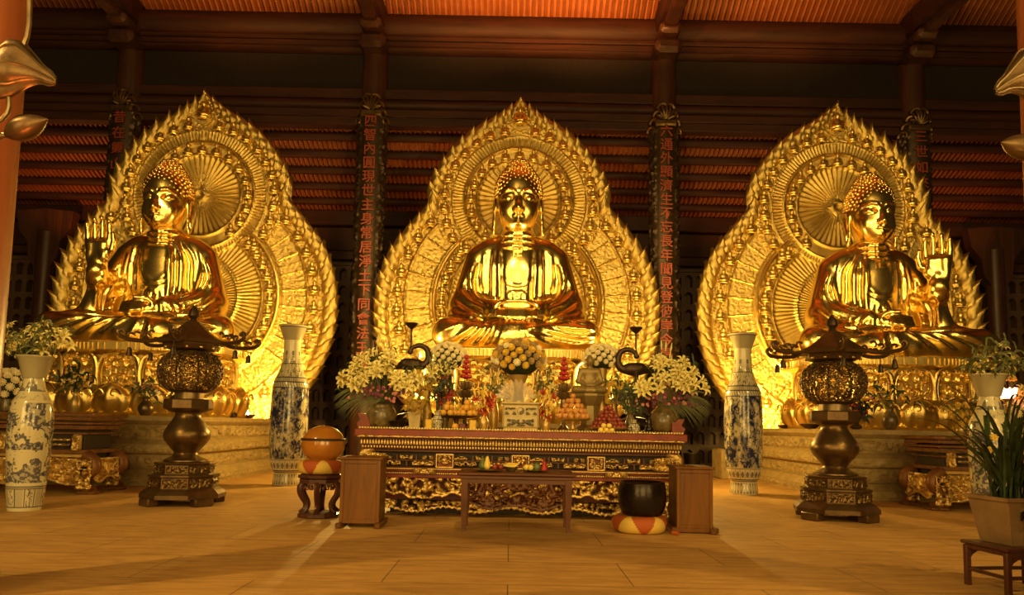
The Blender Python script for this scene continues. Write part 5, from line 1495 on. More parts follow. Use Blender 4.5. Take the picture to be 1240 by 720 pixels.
# ---- bronze cranes holding a dish on the beak, standing on tortoises
def crane(x, y, s, lab):
    t = thing('bronze_crane', lab, 'crane statue', (x, y, TZ), group='bronze crane candle holders on the altar')
    sd = SDF((-.55, -.3, -.02), (.55, .3, 1.62), .014)
    q = lambda a, b, c: (a * s, b, c)
    sd.ell(q(0, 0, 1.12), (.22, .11, .12), .04).cap(q(-.12, 0, 1.14), q(-.30, 0, 1.05), .085, .02, .05).cap(q(.12, 0, 1.12), q(.21, 0, 1.12), .085, .055, .05)
    nk = spline([q(.18, 0, 1.10), q(.27, 0, 1.16), q(.30, 0, 1.28), q(.25, 0, 1.42), q(.12, 0, 1.47), q(-.00, 0, 1.42), q(-.03, 0, 1.36)], .03)
    sd.chain(nk, [.062 - .032 * i / (len(nk) - 1) for i in range(len(nk))], .02)
    sd.ell(q(-.03, 0, 1.35), (.055, .04, .045), .02)
    sd.cap(q(-.05, 0, 1.37), q(-.02, 0, 1.50), .016, .012, .01)
    for t_ in (-.05, .05): sd.chain([q(-.02, t_, 1.05), q(-.03, t_, .80), q(.02, t_, .58), q(-.01, t_, .30)], [.045, .028, .020, .020], .02); sd.ell(q(.02, t_, .29), (.06, .03, .018), .02)
    sd.build('crane_body', 'bronze_black', t, smooth=1)
    so = SDF((-.45, -.3, -.02), (.45, .3, .40), .018)
    so.ell((0, 0, .15), (.30, .22, .13), .02).cap(q(.26, 0, .16), q(.38, 0, .24), .06, .05, .04)
    for a in (-1, 1):
        for b in (-1, 1): so.cap((a * .18, b * .14, .12), (a * .26, b * .2, .03), .06, .045, .03)
    so.build('tortoise_base', 'bronze_black', t)
    MB().lathe([(.014, 1.48), (.016, 1.62), (.012, 1.70), (.022, 1.74), (.018, 1.76), (.06, 1.79), (.115, 1.85), (.12, 1.87), (.105, 1.865), (.02, 1.82)], 24, (-.02 * s, 0, 0), cap=False).build('candle_dish', 'bronze_black', t)
    return t
crane(-1.78, 13.15, 1, 'bronze crane holding a dish, left side of the altar')
crane(2.18, 13.15, -1, 'bronze crane holding a dish, right side of the altar')

# ---- chrysanthemum domes
def mum_dome(x, y, zc_, rx, rz_, kinds, lab, n, vase, seed, sc=1.0, grp='round chrysanthemum bouquets on the altar'):
    t = thing('chrysanthemum_bouquet', lab, 'bouquet', (x, y, TZ), group=grp)
    R = random.Random(seed); z0 = zc_ - TZ; i = 0; k = 0
    while k < n and i < 4000:
        u = (i + .5) / (n * 1.9); i += 1
        ph = math.acos(1 - 2 * min(u, .999)); th = i * 2.39996
        d = Vector((sin(ph) * cos(th), sin(ph) * sin(th), cos(ph)))
        if u > 1: break
        if d.z < -.45 or d.y > .45: continue
        place(R.choice(kinds), t, (d.x * rx, d.y * rx * .8, z0 + d.z * rz_), d, sc * R.uniform(.9, 1.1)); k += 1
    MB().sph((0, 0, z0), (rx * .86, rx * .68, rz_ * .84), 16, 10).build('foliage', 'leaf_dark', t)
    h = z0 - rz_ * .5
    if vase: MB().lathe(spline([(.10, 0), (.13, .05), (.15, h * .4), (.09, h * .75), (.12, h)], .05), 28).build('vase', vase, t)
    return t
simple('petal_pinkish', (.40, .27, .11), .6, var=.2, vscale=20)
PROTO['brown_mum'].data.materials[0] = MATS['petal_pinkish']
mum_dome(-1.15, 13.35, 2.68, .31, .27, ['white_mum'], 'round dome of white chrysanthemums left of the centre bouquet', 52, 'gold_small', 3, .82)
mum_dome(1.62, 13.35, 2.72, .31, .24, ['white_mum'], 'round dome of white chrysanthemums behind the small seated figure', 48, 'gold_small', 4, .82)
mum_dome(.12, 12.75, 2.62, .43, .33, ['white_mum', 'yellow_mum', 'yellow_mum', 'brown_mum', 'brown_mum'], 'large mixed yellow and white chrysanthemum bouquet above the stone urn', 62, None, 8, 1.05)
_c = [o for o in bpy.data.objects if o.name.startswith('chrysanthemum_bouquet') and o.get('label', '').startswith('large')][0]
MB().lathe(spline([(.12, 0), (.15, .2), (.13, .5), (.10, .75), (.17, .95)], .05), 28).build('glass_vase', 'gold_small', _c)
mw = MB(); Rw = random.Random(2)
for k in range(11):
    a = -pi / 2 + (k - 5) * .28
    leafblade(mw, (.02 * k - .1, -.12, .48), (.34 * cos(a) - .05, -.22, .55 + .32 * abs(sin(a))), .06, .03)
mw.build('clear_wrap', 'plastic_wrap', _c, sharp=0)

# ---- stone incense urn with the yin-yang roundel
def urn():
    t = thing('incense_urn', 'square pale stone incense urn with a yin-yang roundel', 'urn', (.16, 12.42, TZ))
    MB().box((0, 0, .24), (.60, .44, .40), .03).box((0, 0, .455), (.64, .48, .035), .01).box((0, 0, .03), (.56, .40, .05), .01).build('body', 'urn_stone', t)
    for s in (-1, 1): relief('dragon_relief', 'urn_ink', t, .17, .27, .38, 9, .012, 81, .45, loc=(s * .17, -.222, 0), step=.007)
    relief('wave_relief', 'urn_ink', t, .44, .08, .19, 7, .012, 83, .5, loc=(0, -.222, 0), step=.007)
    r = .05; A = np.linspace(0, 2 * pi, 40, endpoint=False)
    MB().prism([((r + .008) * cos(a), .325 + (r + .008) * sin(a)) for a in A], -.228, -.215).build('roundel_rim', 'urn_ink', t)
    MB().prism([(r * cos(a), .325 + r * sin(a)) for a in A], -.233, -.22).build('roundel_light', 'urn_stone', t)
    P = [(r * cos(a), r * sin(a)) for a in np.linspace(pi / 2, -pi / 2, 20)] + [(-r / 2 * cos(a), -r / 2 + r / 2 * sin(a)) for a in np.linspace(-pi / 2, pi / 2, 12)] + [(r / 2 * cos(a), r / 2 + r / 2 * sin(a)) for a in np.linspace(-pi / 2, pi / 2, 12)]
    MB().prism([(x, .325 + z) for x, z in P], -.237, -.22).build('roundel_dark', 'urn_ink', t)
    return t
urn()

# ---- fruit stands
def stand(x, y, r, h, lab, mat='gold_small'):
    t = thing('fruit_stand', lab, 'fruit stand', (x, y, TZ), group='footed fruit stands on the altar')
    MB().lathe([(.12, 0), (.13, .02), (.05, .05), (.035, h * .6), (.06, h - .02), (r * .8, h), (r, h + .025), (r * 1.02, h + .035), (r * .9, h + .028), (.01, h + .015)], 40, cap=False).build('dish', mat, t); return t
FRUIT = {}
def fruit_proto(key, mat, r, cat, nm, stem=True):
    t = thing(nm, 'x', cat, (0, 0, -5)); m = MB()
    m.lathe([(.001, -r * .86), (r * .5, -r * .82), (r * .9, -r * .4), (r, 0), (r * .92, r * .42), (r * .55, r * .84), (r * .12, r * .80), (.001, r * .74)], 12, cap=False)
    m.build('flesh', mat, t)
    if stem: MB().tube([(0, 0, r * .74), (r * .1, 0, r * 1.05)], r * .06, 5).build('stem', 'stem_green', t)
    FRUIT[key] = t; return t
fruit_proto('apple', 'fruit_peach', .052, 'fruit', 'apple'); fruit_proto('orange', 'fruit_orange', .058, 'fruit', 'orange'); fruit_proto('lychee', 'fruit_red', .042, 'fruit', 'plum'); fruit_proto('pear', 'fruit_yellow', .045, 'fruit', 'yellow_pear')
fruit_proto('lime', 'fruit_green', .05, 'fruit', 'green_fruit')
def pile(key, x, y, z, r0, rad, lab, grp, lift=1.62, layers=6, half=False):
    """stack of rings shrinking upward"""
    n = 0; k = 0; R = random.Random(int(x * 100) + 7)
    while rad > r0 * .4 and k < layers:
        cnt = max(1, int(2 * pi * rad / (2.06 * r0)))
        for i in range(cnt):
            a = 2 * pi * i / cnt + k * .4
            if sin(a) > .35 and rad > r0 * 2: continue
            yield_ = (x + rad * cos(a), y + rad * sin(a), z + r0 * .88 + k * r0 * lift)
            dup(FRUIT[key], yield_, lab, rz=R.uniform(0, 6), group=grp); n += 1
        rad -= r0 * 1.02; k += 1
    if rad > 0 and k < layers + 1: dup(FRUIT[key], (x, y, z + r0 * .88 + k * r0 * lift * .92), lab, rz=0, group=grp)
stand(1.04, 12.52, .31, .19, 'footed stand under the pyramid of peach-coloured apples')
pile('apple', 1.04, 12.52, TZ + .215, .052, .24, 'peach-coloured apple in the pyramid right of the stone urn', 'apples in the pyramid right of the urn')
stand(-.92, 12.60, .34, .20, 'footed stand under the oranges left of the stone urn', 'bronze_dark')
pile('orange', -1.07, 12.55, TZ + .225, .058, .12, 'orange in the left heap on the stand left of the urn', 'oranges in the left heap of the stand', layers=3)
pile('orange', -.74, 12.55, TZ + .225, .058, .12, 'orange in the right heap on the stand left of the urn', 'oranges in the right heap of the stand', layers=4)
b_ = thing('fruit_bowl', 'shallow dish under the heap of dark red plums', 'dish', (1.62, 12.40, TZ)); MB().lathe([(.12, 0), (.14, .015), (.34, .07), (.35, .085), (.33, .085), (.01, .03)], 36, cap=False).build('dish', 'gold_small', b_)
pile('lychee', 1.62, 12.40, TZ + .05, .042, .27, 'dark red plum in the heap right of the apple pyramid', 'dark red plums heaped on the altar', layers=6, lift=1.45)
for i, (x, z) in enumerate(((1.46, 0), (1.55, 0), (1.64, 0), (1.505, .07), (1.595, .07))):
    dup(FRUIT['pear'], (x, 12.09, TZ + .04 + z), 'small yellow fruit at the altar\'s edge before the plums', rz=i, group='small yellow fruits before the plums')
dup(FRUIT['orange'], (-.90, 12.12, TZ + .05), 'single yellow-orange fruit at the altar\'s edge below the orange stand', rz=0)

simple('gold_olive', (.26, .19, .07), .42, .35)
# ---- small seated golden figure on a pedestal
def small_figure():
    t = thing('small_seated_figure', 'small golden seated figure on a pedestal, right of the lamp', 'statue', (1.36, 12.95, TZ))
    MB().lathe([(.24, 0), (.25, .06), (.17, .12), (.15, .45), (.22, .52), (.28, .62), (.27, .66)], 8, rot=pi / 8).build('pedestal', 'gold_olive', t, sharp=20)
    s = SDF((-.4, -.35, .60), (.4, .3, 1.40), .013)
    s.ell((0, -.02, .72), (.30, .19, .075), .03)
    for k in (-1, 1):
        s.cap((k * .24, -.06, .73), (-k * .06, -.18, .71), .07, .045, .03)
        s.cap((k * .145, 0, 1.05), (k * .20, -.02, .88), .052, .045, .03); s.cap((k * .20, -.02, .88), (k * .06, -.15, .80), .044, .032, .03)
        s.ell((k * .075, .01, 1.23), (.014, .02, .045), .01)
    s.ell((0, 0, .90), (.135, .09, .16), .04).ell((0, 0, 1.04), (.165, .09, .08), .05).cap((0, 0, 1.05), (0, 0, 1.15), .05, .045, .02)
    s.ell((0, -.01, 1.22), (.072, .08, .095), .02).ell((0, 0, 1.31), (.035, .035, .035), .03).ell((0, -.09, 1.21), (.012, .015, .022), .01)
    for x in (-.04, 0, .04): s.cap((x - .03, -.19, .80), (x + .03, -.20, .80), .02, .02, .01)
    s.build('seated_body', 'gold_olive', t, smooth=1)
small_figure()

# ---- metal lotus lamps with red towers
def lotus_lamp(x, y, lab, h):
    t = thing('lotus_lamp', lab, 'lamp', (x, y, TZ), group='metal lotus lamps beside the central bouquet')
    MB().lathe(spline([(.12, 0), (.13, .03), (.05, .1), (.035, .3), (.07, h * .5), (.06, h * .62)], .04), 24).build('stand', 'bronze_grey', t)
    for k, (z, r, n) in enumerate(((h * .62, .15, 10), (h * .78, .12, 9))):
        m = MB(); m.lathe([(.05, z), (.09, z + .05), (.10, z + .12), (.05, z + .14)], 18)
        for i in range(n):
            a = 2 * pi * i / n; leafblade(m, (.07 * cos(a), .07 * sin(a), z), (r * cos(a), r * sin(a), z + .14), .035, .0)
        m.build('lotus_tier', 'bronze_grey', t, sharp=60)
    m = MB()
    for k in range(5):
        z = h + .03 + k * .085; r = .10 - .015 * k
        for i in range(8): a = 2 * pi * i / 8 + k * .4; m.sph((r * .7 * cos(a), r * .7 * sin(a), z), (r * .4, r * .4, .035), 7, 5)
        m.sph((0, 0, z), (r * .6, r * .6, .05), 8, 6)
    m.build('red_tower', 'petal_red', t); return t
lotus_lamp(-.80, 13.05, 'metal lotus lamp with red tower left of the central bouquet', .90)
lotus_lamp(.92, 13.05, 'metal lotus lamp with red tower right of the central bouquet', .90)

# ---- clusters of cut flowers in vases along the altar
def bunch(x, y, zc_, rx, rz_, kinds, lab, n, vase, leaf, seed, sc=1.0, vr=.08, fol=50, grp='mixed bouquets along the altar', z0=TZ, vh=None):
    t = thing('bouquet', lab, 'bouquet', (x, y, z0), group=grp); R = random.Random(seed); H = []
    for i in range(n):
        a = R.uniform(0, 2 * pi); b = sqrt(R.random()); d = Vector((cos(a) * b, -.25 - .6 * sqrt(max(0, 1 - b * b)) * R.random(), sin(a) * b))
        p = (d.x * rx, d.y * rx * .6, zc_ - z0 + d.z * rz_); H.append(p); place(R.choice(kinds), t, p, (d.x, -.8, d.z + .3), sc * R.uniform(.8, 1.2))
    h = vh or (zc_ - z0 - rz_ * .8)
    MB().lathe(spline([(vr * .7, 0), (vr, h * .25), (vr * 1.05, h * .5), (vr * .6, h * .85), (vr * .8, h)], .03), 24).build('vase', vase, t)
    stems(t, (0, 0, h), H); foliage(t, H, fol, rx * .25, .018, leaf, seed + 1, length=.13); return t
bunch(-1.46, 12.95, 2.22, .22, .28, ['yellow_mum', 'yellow_mum', 'white_small'], 'yellow chrysanthemums beside the left crane\'s legs', 26, 'gold_small', 'leaf_olive', 11)
bunch(-1.20, 12.75, 2.42, .22, .14, ['lily', 'white_small'], 'pale small flowers under the left white dome', 22, 'glazed_pot', 'leaf_olive', 12, .8)
bunch(-1.12, 12.55, 2.08, .13, .22, ['red_lily', 'red_small'], 'red flowers with dark leaves above the slim porcelain jar', 16, 'glazed_pot', 'leaf_dark', 13, .8, fol=120)
bunch(-.46, 12.55, 1.86, .17, .20, ['red_lily', 'red_lily', 'yellow_small', 'pink'], 'red lilies with yellow paper just left of the stone urn', 22, 'gold_small', 'petal_yellow', 14, .9, fol=36)
bunch(.58, 12.50, 1.85, .14, .24, ['red_small', 'pink', 'yellow_small', 'red_lily'], 'red and pink flowers just right of the stone urn', 24, 'gold_small', 'petal_yellow', 15, .9, fol=36)
bunch(1.80, 13.0, 2.14, .22, .20, ['yellow_mum', 'yellow_mum', 'yellow_small'], 'yellow chrysanthemums right of the small seated figure', 26, 'gold_small', 'leaf_olive', 16)
bunch(-.30, 13.1, 2.25, .22, .30, ['yellow_small', 'pink', 'lily'], 'loose pale flowers left behind the central bouquet', 22, 'gold_small', 'leaf_olive', 17, .9)
bunch(.60, 13.1, 2.25, .20, .30, ['yellow_small', 'pink', 'lily'], 'loose pale flowers right behind the central bouquet', 22, 'gold_small', 'leaf_olive', 18, .9)
bunch(2.02, 12.65, 1.95, .22, .24, ['purple', 'pink', 'white_small'], 'dark foliage with purple blossoms under the right crane', 24, 'glazed_pot', 'leaf_green', 19, 1.1, fol=150)
# pots, jars and small pieces on the altar
t = thing('flower_pot', 'square pale pot with painted leaves, right of the left lilies', 'pot', (-1.58, 12.3, TZ)); MB().lathe([(.11, 0), (.15, .25), (.165, .25), (.165, .28), (.13, .28), (.12, .2)], 4, rot=pi / 4, cap=False).build('pot', 'urn_stone', t, sharp=20); foliage(t, [(0, 0, .34)], 60, .09, .03, 'petal_center', 4, length=.15)
for i, (x, lab) in enumerate(((-1.34, 'small gilt box lamp left of the slim porcelain jar'), (-.62, 'small gilt box lamp below the red lilies'))):
    o = thing('box_lamp', lab, 'lamp', (x, 12.22, TZ), group='small gilt box lamps'); MB().box((0, 0, .08), (.11, .09, .16), .015).build('shade', 'petal_yellow', o); MB().box((0, 0, .008), (.13, .11, .016), .004).build('base', 'gold_small', o)
def paint_small(A, Z, R): return mixc((scroll(A, Z * 3, 3, 91) > .5) * .8 + (np.sin(Z * 90) > .8) * .8)
t = thing('porcelain_jar', 'slim patterned porcelain jar left of the orange stand', 'jar', (-1.20, 12.20, TZ)); painted('painted_body', [(.055, 0), (.075, .04), (.08, .16), (.05, .24), (.055, .30)], paint_small, t, 60, 60)
t = thing('porcelain_jar', 'small round patterned porcelain jar beside the plums', 'jar', (2.02, 12.22, TZ)); painted('painted_body', [(.05, 0), (.09, .04), (.10, .09), (.06, .15), (.035, .18), (.045, .22)], paint_small, t, 60, 60)
t = thing('black_figurine', 'small black figurine left of the right round flower vase', 'figurine', (2.27, 12.25, TZ))
s_ = SDF((-.1, -.1, 0), (.1, .1, .36), .01); s_.ell((0, 0, .06), (.07, .06, .06), .03).ell((0, 0, .17), (.05, .045, .10), .03).ell((0, -.01, .30), (.035, .035, .04), .02); s_.build('figure', 'bowl_black', t)
t = thing('dark_bowl', 'dark glossy bowl right of the left lily vase', 'bowl', (-1.86, 12.28, TZ)); MB().lathe([(.06, 0), (.12, .04), (.15, .12), (.14, .13), (.10, .05), (.01, .03)], 28, cap=False).build('bowl', 'bowl_black', t)
for i, x in enumerate((-.80, -.66)):
    t = thing('incense_packet', ['dark red packet below the orange stand, left one', 'dark red packet below the orange stand, right one'][i], 'packet', (x, 12.3, TZ)); MB().box((0, 0, .05), (.11, .08, .10), .01).box((0, -.042, .05), (.05, .006, .05), .002, 0).build('box', 'red_dark', t)

# ---- on the low offering table
def plate(x, y, r, lab):
    t = thing('plate', lab, 'plate', (x, y, .833), group='plates on the offering table'); MB().lathe([(r * .5, 0), (r * .55, .008), (r, .028), (r * 1.01, .034), (r * .5, .016), (.01, .014)], 40, cap=False).build('dish', 'wood_table' if x < -.5 else 'glazed_pot', t)
plate(-.32, 10.83, .22, 'round plate at the left of the offering table'); plate(.36, 10.95, .19, 'round plate at the right of the offering table')
t = thing('banana_bowl', 'small bowl of bananas in the middle of the offering table', 'bowl', (.02, 11.02, .833)); MB().lathe([(.05, 0), (.06, .01), (.11, .06), (.115, .065), (.05, .02), (.01, .02)], 28, cap=False).build('bowl', 'glazed_pot', t)
for k in range(5): MB().tube(spline([(-.10, -.04 + k * .02, .07), (0, -.05 + k * .025, .05 + .01 * k), (.10, -.04 + k * .02, .10)], .02), [.014, .02] + [.022] * 0 or .018, 7) if False else MB().tube([(-.10, -.04 + k * .02, .085), (-.04, -.05 + k * .025, .07 + .008 * k), (.04, -.05 + k * .02, .07 + .008 * k), (.11, -.04 + k * .02, .11)], [.008, .02, .02, .008], 8).build('banana', 'fruit_yellow', t)
def gourd(x, y, lab, mat, h=.16, r=.05):
    t = thing('squash', lab, 'squash', (x, y, .855), group='squashes on the left plate'); m = MB(); A = 14
    m.lathe(spline([(.005, 0), (r, .03), (r * 1.1, h * .4), (r * .7, h * .75), (r * .35, h), (.002, h * 1.02)], .015), 16, cap=False); m.build('flesh', mat, t); MB().tube([(0, 0, h), (.01, 0, h + .03)], .008, 6).build('stem', 'stem_green', t)
gourd(-.40, 10.9, 'dark green squash on the left plate', 'fruit_green', .17); gourd(-.33, 10.88, 'yellow squash beside the dark green one', 'fruit_yellow', .19, .045)
for i, (x, y) in enumerate(((-.22, 10.84), (-.16, 10.9), (-.20, 10.95), (-.13, 10.84))): o = dup(FRUIT['lychee'], (x, y, .90), 'dark red fruit at the right side of the left plate', rz=i, group='red fruits on the left plate')
for i, (x, y) in enumerate(((.24, 10.9), (.30, 10.86))): dup(FRUIT['pear'], (x, y, .90), 'pale yellow fruit on the right plate', rz=i, group='pale fruits on the right plate')
dup(FRUIT['lime'], (.39, 10.92, .905), 'large green fruit in the middle of the right plate', rz=0, sc=1.25)
t = thing('red_wrapped_sweet', 'red wrapped cone standing on the right plate', 'wrapped sweet', (.50, 10.94, .850)); MB().lathe([(.05, 0), (.055, .03), (.03, .10), (.012, .15), (.025, .18), (.002, .185)], 12).build('wrapper', 'petal_red', t)
for k in list(FRUIT.values()):
    for c in kids(k): bpy.data.objects.remove(c)
    bpy.data.objects.remove(k)

# ================================================================ things on the side plinths and side altars
PZ = 1.565
def jar_flowers(x, y, z, lab, kinds, leaf, seed, sc=1, jar='bronze_grey', h=.3, r=.13, n=18, rx=.22, grp='jars of flowers at the foot of the side statues'):
    t = thing('flower_jar', lab, 'flower jar', (x, y, z), group=grp)
    MB().lathe(spline([(r * .6, 0), (r, h * .3), (r * .95, h * .55), (r * .45, h * .85), (r * .6, h)], .03), 28).build('jar', jar, t)
    R = random.Random(seed); H = []
    for i in range(n):
        a = R.uniform(-1.4, 1.4); q = R.uniform(.3, 1) * rx * 1.3; p = (q * sin(a), -R.uniform(0, .1), h + .05 + q * cos(a)); H.append(p); place(R.choice(kinds), t, p, (sin(a), -.7, cos(a)), sc * R.uniform(.8, 1.2))
    stems(t, (0, 0, h * .9), H); foliage(t, H, 46, rx * .3, .03, leaf, seed, length=.2); return t
jar_flowers(-8.4, 17.15, PZ, 'round jar with loose pink flowers on the left plinth', ['pink', 'yellow_small', 'white_small'], 'leaf_olive', 21, 1.4, r=.17, h=.42, rx=.3)
jar_flowers(-7.55, 17.1, PZ, 'low basket of flowers behind the left lantern', ['red_small', 'white_small', 'pink'], 'leaf_dark', 22, 1.5, h=.15, n=26, rx=.22)
jar_flowers(8.62, 16.95, PZ, 'patterned jar with leafy flowers on the right plinth', ['pink', 'yellow_small'], 'leaf_green', 23, 1.5, 'glazed_pot', .52, .17, rx=.42)
jar_flowers(7.85, 16.95, PZ, 'dark basket of red flowers left of the jar on the right plinth', ['red_small', 'purple', 'pink'], 'leaf_dark', 24, 1.6, h=.15, n=36, rx=.30)
jar_flowers(-8.95, 15.3, 1.60, 'dark leafy plant with pale tips on the left side altar', ['yellow_small', 'white_small'], 'leaf_dark', 25, 1.3, 'gold_small', .42, .10, 24, .30)
def oil_lamp(x, y, lab):
    t = thing('oil_lamp', lab, 'lamp', (x, y, PZ), group='shallow oil lamps on the side plinths')
    MB().lathe([(.12, 0), (.14, .02), (.22, .08), (.23, .10), (.20, .10), (.02, .05)], 32, cap=False).build('dish', 'bronze_black', t)
    MB().lathe([(.03, .06), (.05, .11), (.03, .18), (.002, .24)], 12, cap=False).build('flame', 'flame', t)
oil_lamp(-7.38, 20.9, 'shallow oil lamp burning on the left plinth, right of the lantern'); oil_lamp(7.60, 20.6, 'shallow oil lamp burning on the right plinth, left of the lantern')
t = thing('dark_box', 'small dark oblong box on the left plinth by the oil lamp', 'box', (-7.50, 19.8, PZ)); MB().box((0, 0, .07), (.40, .22, .14), .03).build('box', 'bronze_black', t)
t = thing('dark_dish', 'small dark dish on the right plinth by the oil lamp', 'dish', (7.55, 18.8, PZ)); MB().lathe([(.12, 0), (.25, .10), (.24, .12), (.1, .05)], 24, cap=False).build('dish', 'bronze_black', t)
# bouquets in and behind the landscape vases
def vase_bouquet(x, y, z, lab, kinds, seed, n, sx):
    t = thing('vase_bouquet', lab, 'bouquet', (x, y, z), group='lily bunches in the landscape vases'); R = random.Random(seed); H = []
    for i in range(n):
        a = R.uniform(-1.35, 1.35); q = R.uniform(.15, .62); p = (q * sin(a) * sx + .06, -R.uniform(0, .22), .02 + q * cos(a) * .85); H.append(p); place(R.choice(kinds), t, p, (sin(a), -.7, cos(a)), R.uniform(.9, 1.3))
    stems(t, (0, 0, -.2), H); foliage(t, H, 130, .08, .022, 'leaf_olive', seed, length=.2); return t
vase_bouquet(-7.85, 12.14, 2.45, 'bunch of pale lilies in the left landscape vase', ['lily'], 31, 44, 1.15)
vase_bouquet(7.78, 12.1, 2.45, 'loose leafy bunch in the right landscape vase', ['lily', 'yellow_small', 'yellow_small'], 32, 26, .9)
def mum_clump(x, y, z, lab, seed, r=.42):
    t = thing('white_mum_bouquet', lab, 'bouquet', (x, y, z), group='white chrysanthemum bunches on the side altars'); R = random.Random(seed)
    for i in range(46):
        u = (i + .5) / 60; ph = math.acos(1 - 2 * u); th = i * 2.4; d = Vector((sin(ph) * cos(th), sin(ph) * sin(th), cos(ph)))
        if d.y > .5: continue
        place('white_mum', t, (d.x * r, d.y * r * .8, .50 + d.z * r * .75), d, 1.35)
    MB().sph((0, 0, .48), (r * .85, r * .7, r * .6), 14, 9).build('foliage', 'leaf_dark', t); MB().lathe([(.12, 0), (.15, .1), (.1, .3)], 20).build('vase', 'glazed_pot', t)
mum_clump(-10.35, 15.3, 1.60, 'white chrysanthemum bunch at the left picture edge on the side altar', 41)
mum_clump(10.55, 15.2, 1.47, 'pale flower bunch at the right picture edge on the side altar', 42)
t = thing('lotus_light', 'small glowing pink lotus light beside the right landscape vase', 'lamp', (9.98, 14.95, 1.47)); MB().lathe([(.05, 0), (.08, .02), (.03, .1), (.03, .70), (.10, .76)], 20).build('stand', 'gold_small', t)
m = MB()
for k in range(10): a = k * 2 * pi / 10; leafblade(m, (.04 * cos(a), .04 * sin(a), .74), (.17 * cos(a), .17 * sin(a), .98), .06, .0)
m.sph((0, 0, .86), (.08, .08, .10), 10, 8); m.build('petals', 'lamp_pink', t, sharp=60)
bunch(10.2, 15.2, 2.35, .35, .4, ['yellow_mum', 'yellow_small', 'lily'], 'yellow flowers on the right side altar at the picture edge', 30, 'gold_small', 'leaf_olive', 51, 1.2, .1, 60, 'flowers on the right side altar', 1.47)
bunch(9.2, 15.25, 1.95, .30, .25, ['yellow_mum', 'yellow_small'], 'golden flowers behind the orchid leaves on the right side altar', 24, 'gold_small', 'leaf_olive', 52, 1.2, .1, 60, 'flowers on the right side altar', 1.47)

# ================================================================ potted orchid on its stool, right foreground
def orchid():
    s = thing('plant_stool', 'dark wooden stool under the potted orchid, right foreground', 'stool', (4.98, 7.42, 0), .14)
    MB().box((0, 0, .425), (.74, .60, .035), .012).box((0, 0, .385), (.68, .54, .05), .006).build('seat', 'wood_stool', s)
    for a in (-1, 1):
        for b in (-1, 1): MB().box((a * .325, b * .255, .20), (.055, .055, .40), .008).build('leg', 'wood_stool', s)
    for b in (-1, 1):
        MB().box((0, b * .255, .16), (.62, .03, .035), .005).build('stretcher', 'wood_stool', s)
        MB().prism([(-.30, .365), (.30, .365), (.30, .26), (.27, .30), (.22, .33), (.1, .34), (-.1, .34), (-.22, .33), (-.27, .30), (-.30, .26)], b * .255 - .012, b * .255 + .012).build('apron', 'wood_stool', s)
    for a in (-1, 1): MB().box((a * .325, 0, .16), (.03, .48, .035), .005).build('stretcher', 'wood_stool', s)
    p = thing('orchid_pot', 'potted orchid with long arching leaves in a painted trough, right foreground', 'potted plant', (5.0, 7.42, .445), .14)
    m = MB(); r2 = sqrt(2)
    m.lathe([(.235 * r2, 0), (.245 * r2, .02), (.315 * r2, .42), (.345 * r2, .425), (.35 * r2, .455), (.33 * r2, .46), (.29 * r2, .44), (.28 * r2, .36), (.01, .36)], 4, rot=pi / 4, sy=.82, cap=False); m.build('pot', 'clay_pot', p, sharp=25)
    for x, z, sd in ((-.13, .27, 1), (.02, .17, 2), (.15, .30, 3), (-.05, .33, 4)):
        relief('painted_spray', 'bowl_black', p, .14, 0, .10, 8, .008, 90 + sd, .45, loc=(x, -.215 - .045 * (z / .42) - .012, z - .02), step=.008)
    MB().lathe([(.01, .41), (.27 * r2, .405)], 4, rot=pi / 4, sy=.82, cap=False).build('soil', 'dark_recess', p)
    R = random.Random(77)
    def arch(m, a, L, H, w, droop, bx, by, n=12):
        V = []; F = []
        for i in range(n):
            u = i / (n - 1); x = bx + cos(a) * L * u ** 1.15; y = by + sin(a) * L * u ** 1.15; z = .42 + H * sin(u * pi * droop) / sin(min(pi / 2, pi * droop)) ; hw = w * sin(pi * min(1, u * .88 + .10)) ** .6
            sx_, sy_ = -sin(a), cos(a); V += [(x - sx_ * hw, y - sy_ * hw, z + hw * .3), (x, y, z - hw * .15), (x + sx_ * hw, y + sy_ * hw, z + hw * .3)]
        for i in range(n - 1): q = i * 3; F += [(q, q + 1, q + 4, q + 3), (q + 1, q + 2, q + 5, q + 4)]
        m.add(V, F)
    for k in range(70):
        m = MB(); a = R.uniform(0, 2 * pi); arch(m, a, R.uniform(.15, .62), R.uniform(.45, 1.05), R.uniform(.016, .026), R.uniform(.45, .62), R.uniform(-.18, .18), R.uniform(-.13, .13)); m.build('leaf', 'leaf_green' if k % 3 else 'leaf_dark', p, sharp=0)
    for a, L, H, dr in ((pi * 1.02, 1.0, .78, .50), (pi * .99, .85, .62, .58), (pi * 1.05, .95, .48, .66), (pi * 1.08, .85, .62, .62), (pi * .95, .7, .95, .48), (pi * 1.15, .6, .35, .75), (-.1, .7, .9, .5), (-.6, .55, .5, .72), (pi * .98, .55, 1.1, .46), (.5, .3, 1.35, .44)):
        m = MB(); arch(m, a, L, H, .018, dr, -.1 if cos(a) < 0 else .1, 0, 16); m.build('leaf', 'leaf_green', p, sharp=0)
    for k in range(8): place('yellow_small', p, (R.uniform(-.28, .2), R.uniform(-.2, .1), R.uniform(.85, 1.05)), (R.uniform(-1, 1), -1, .4), 1.1)
orchid()

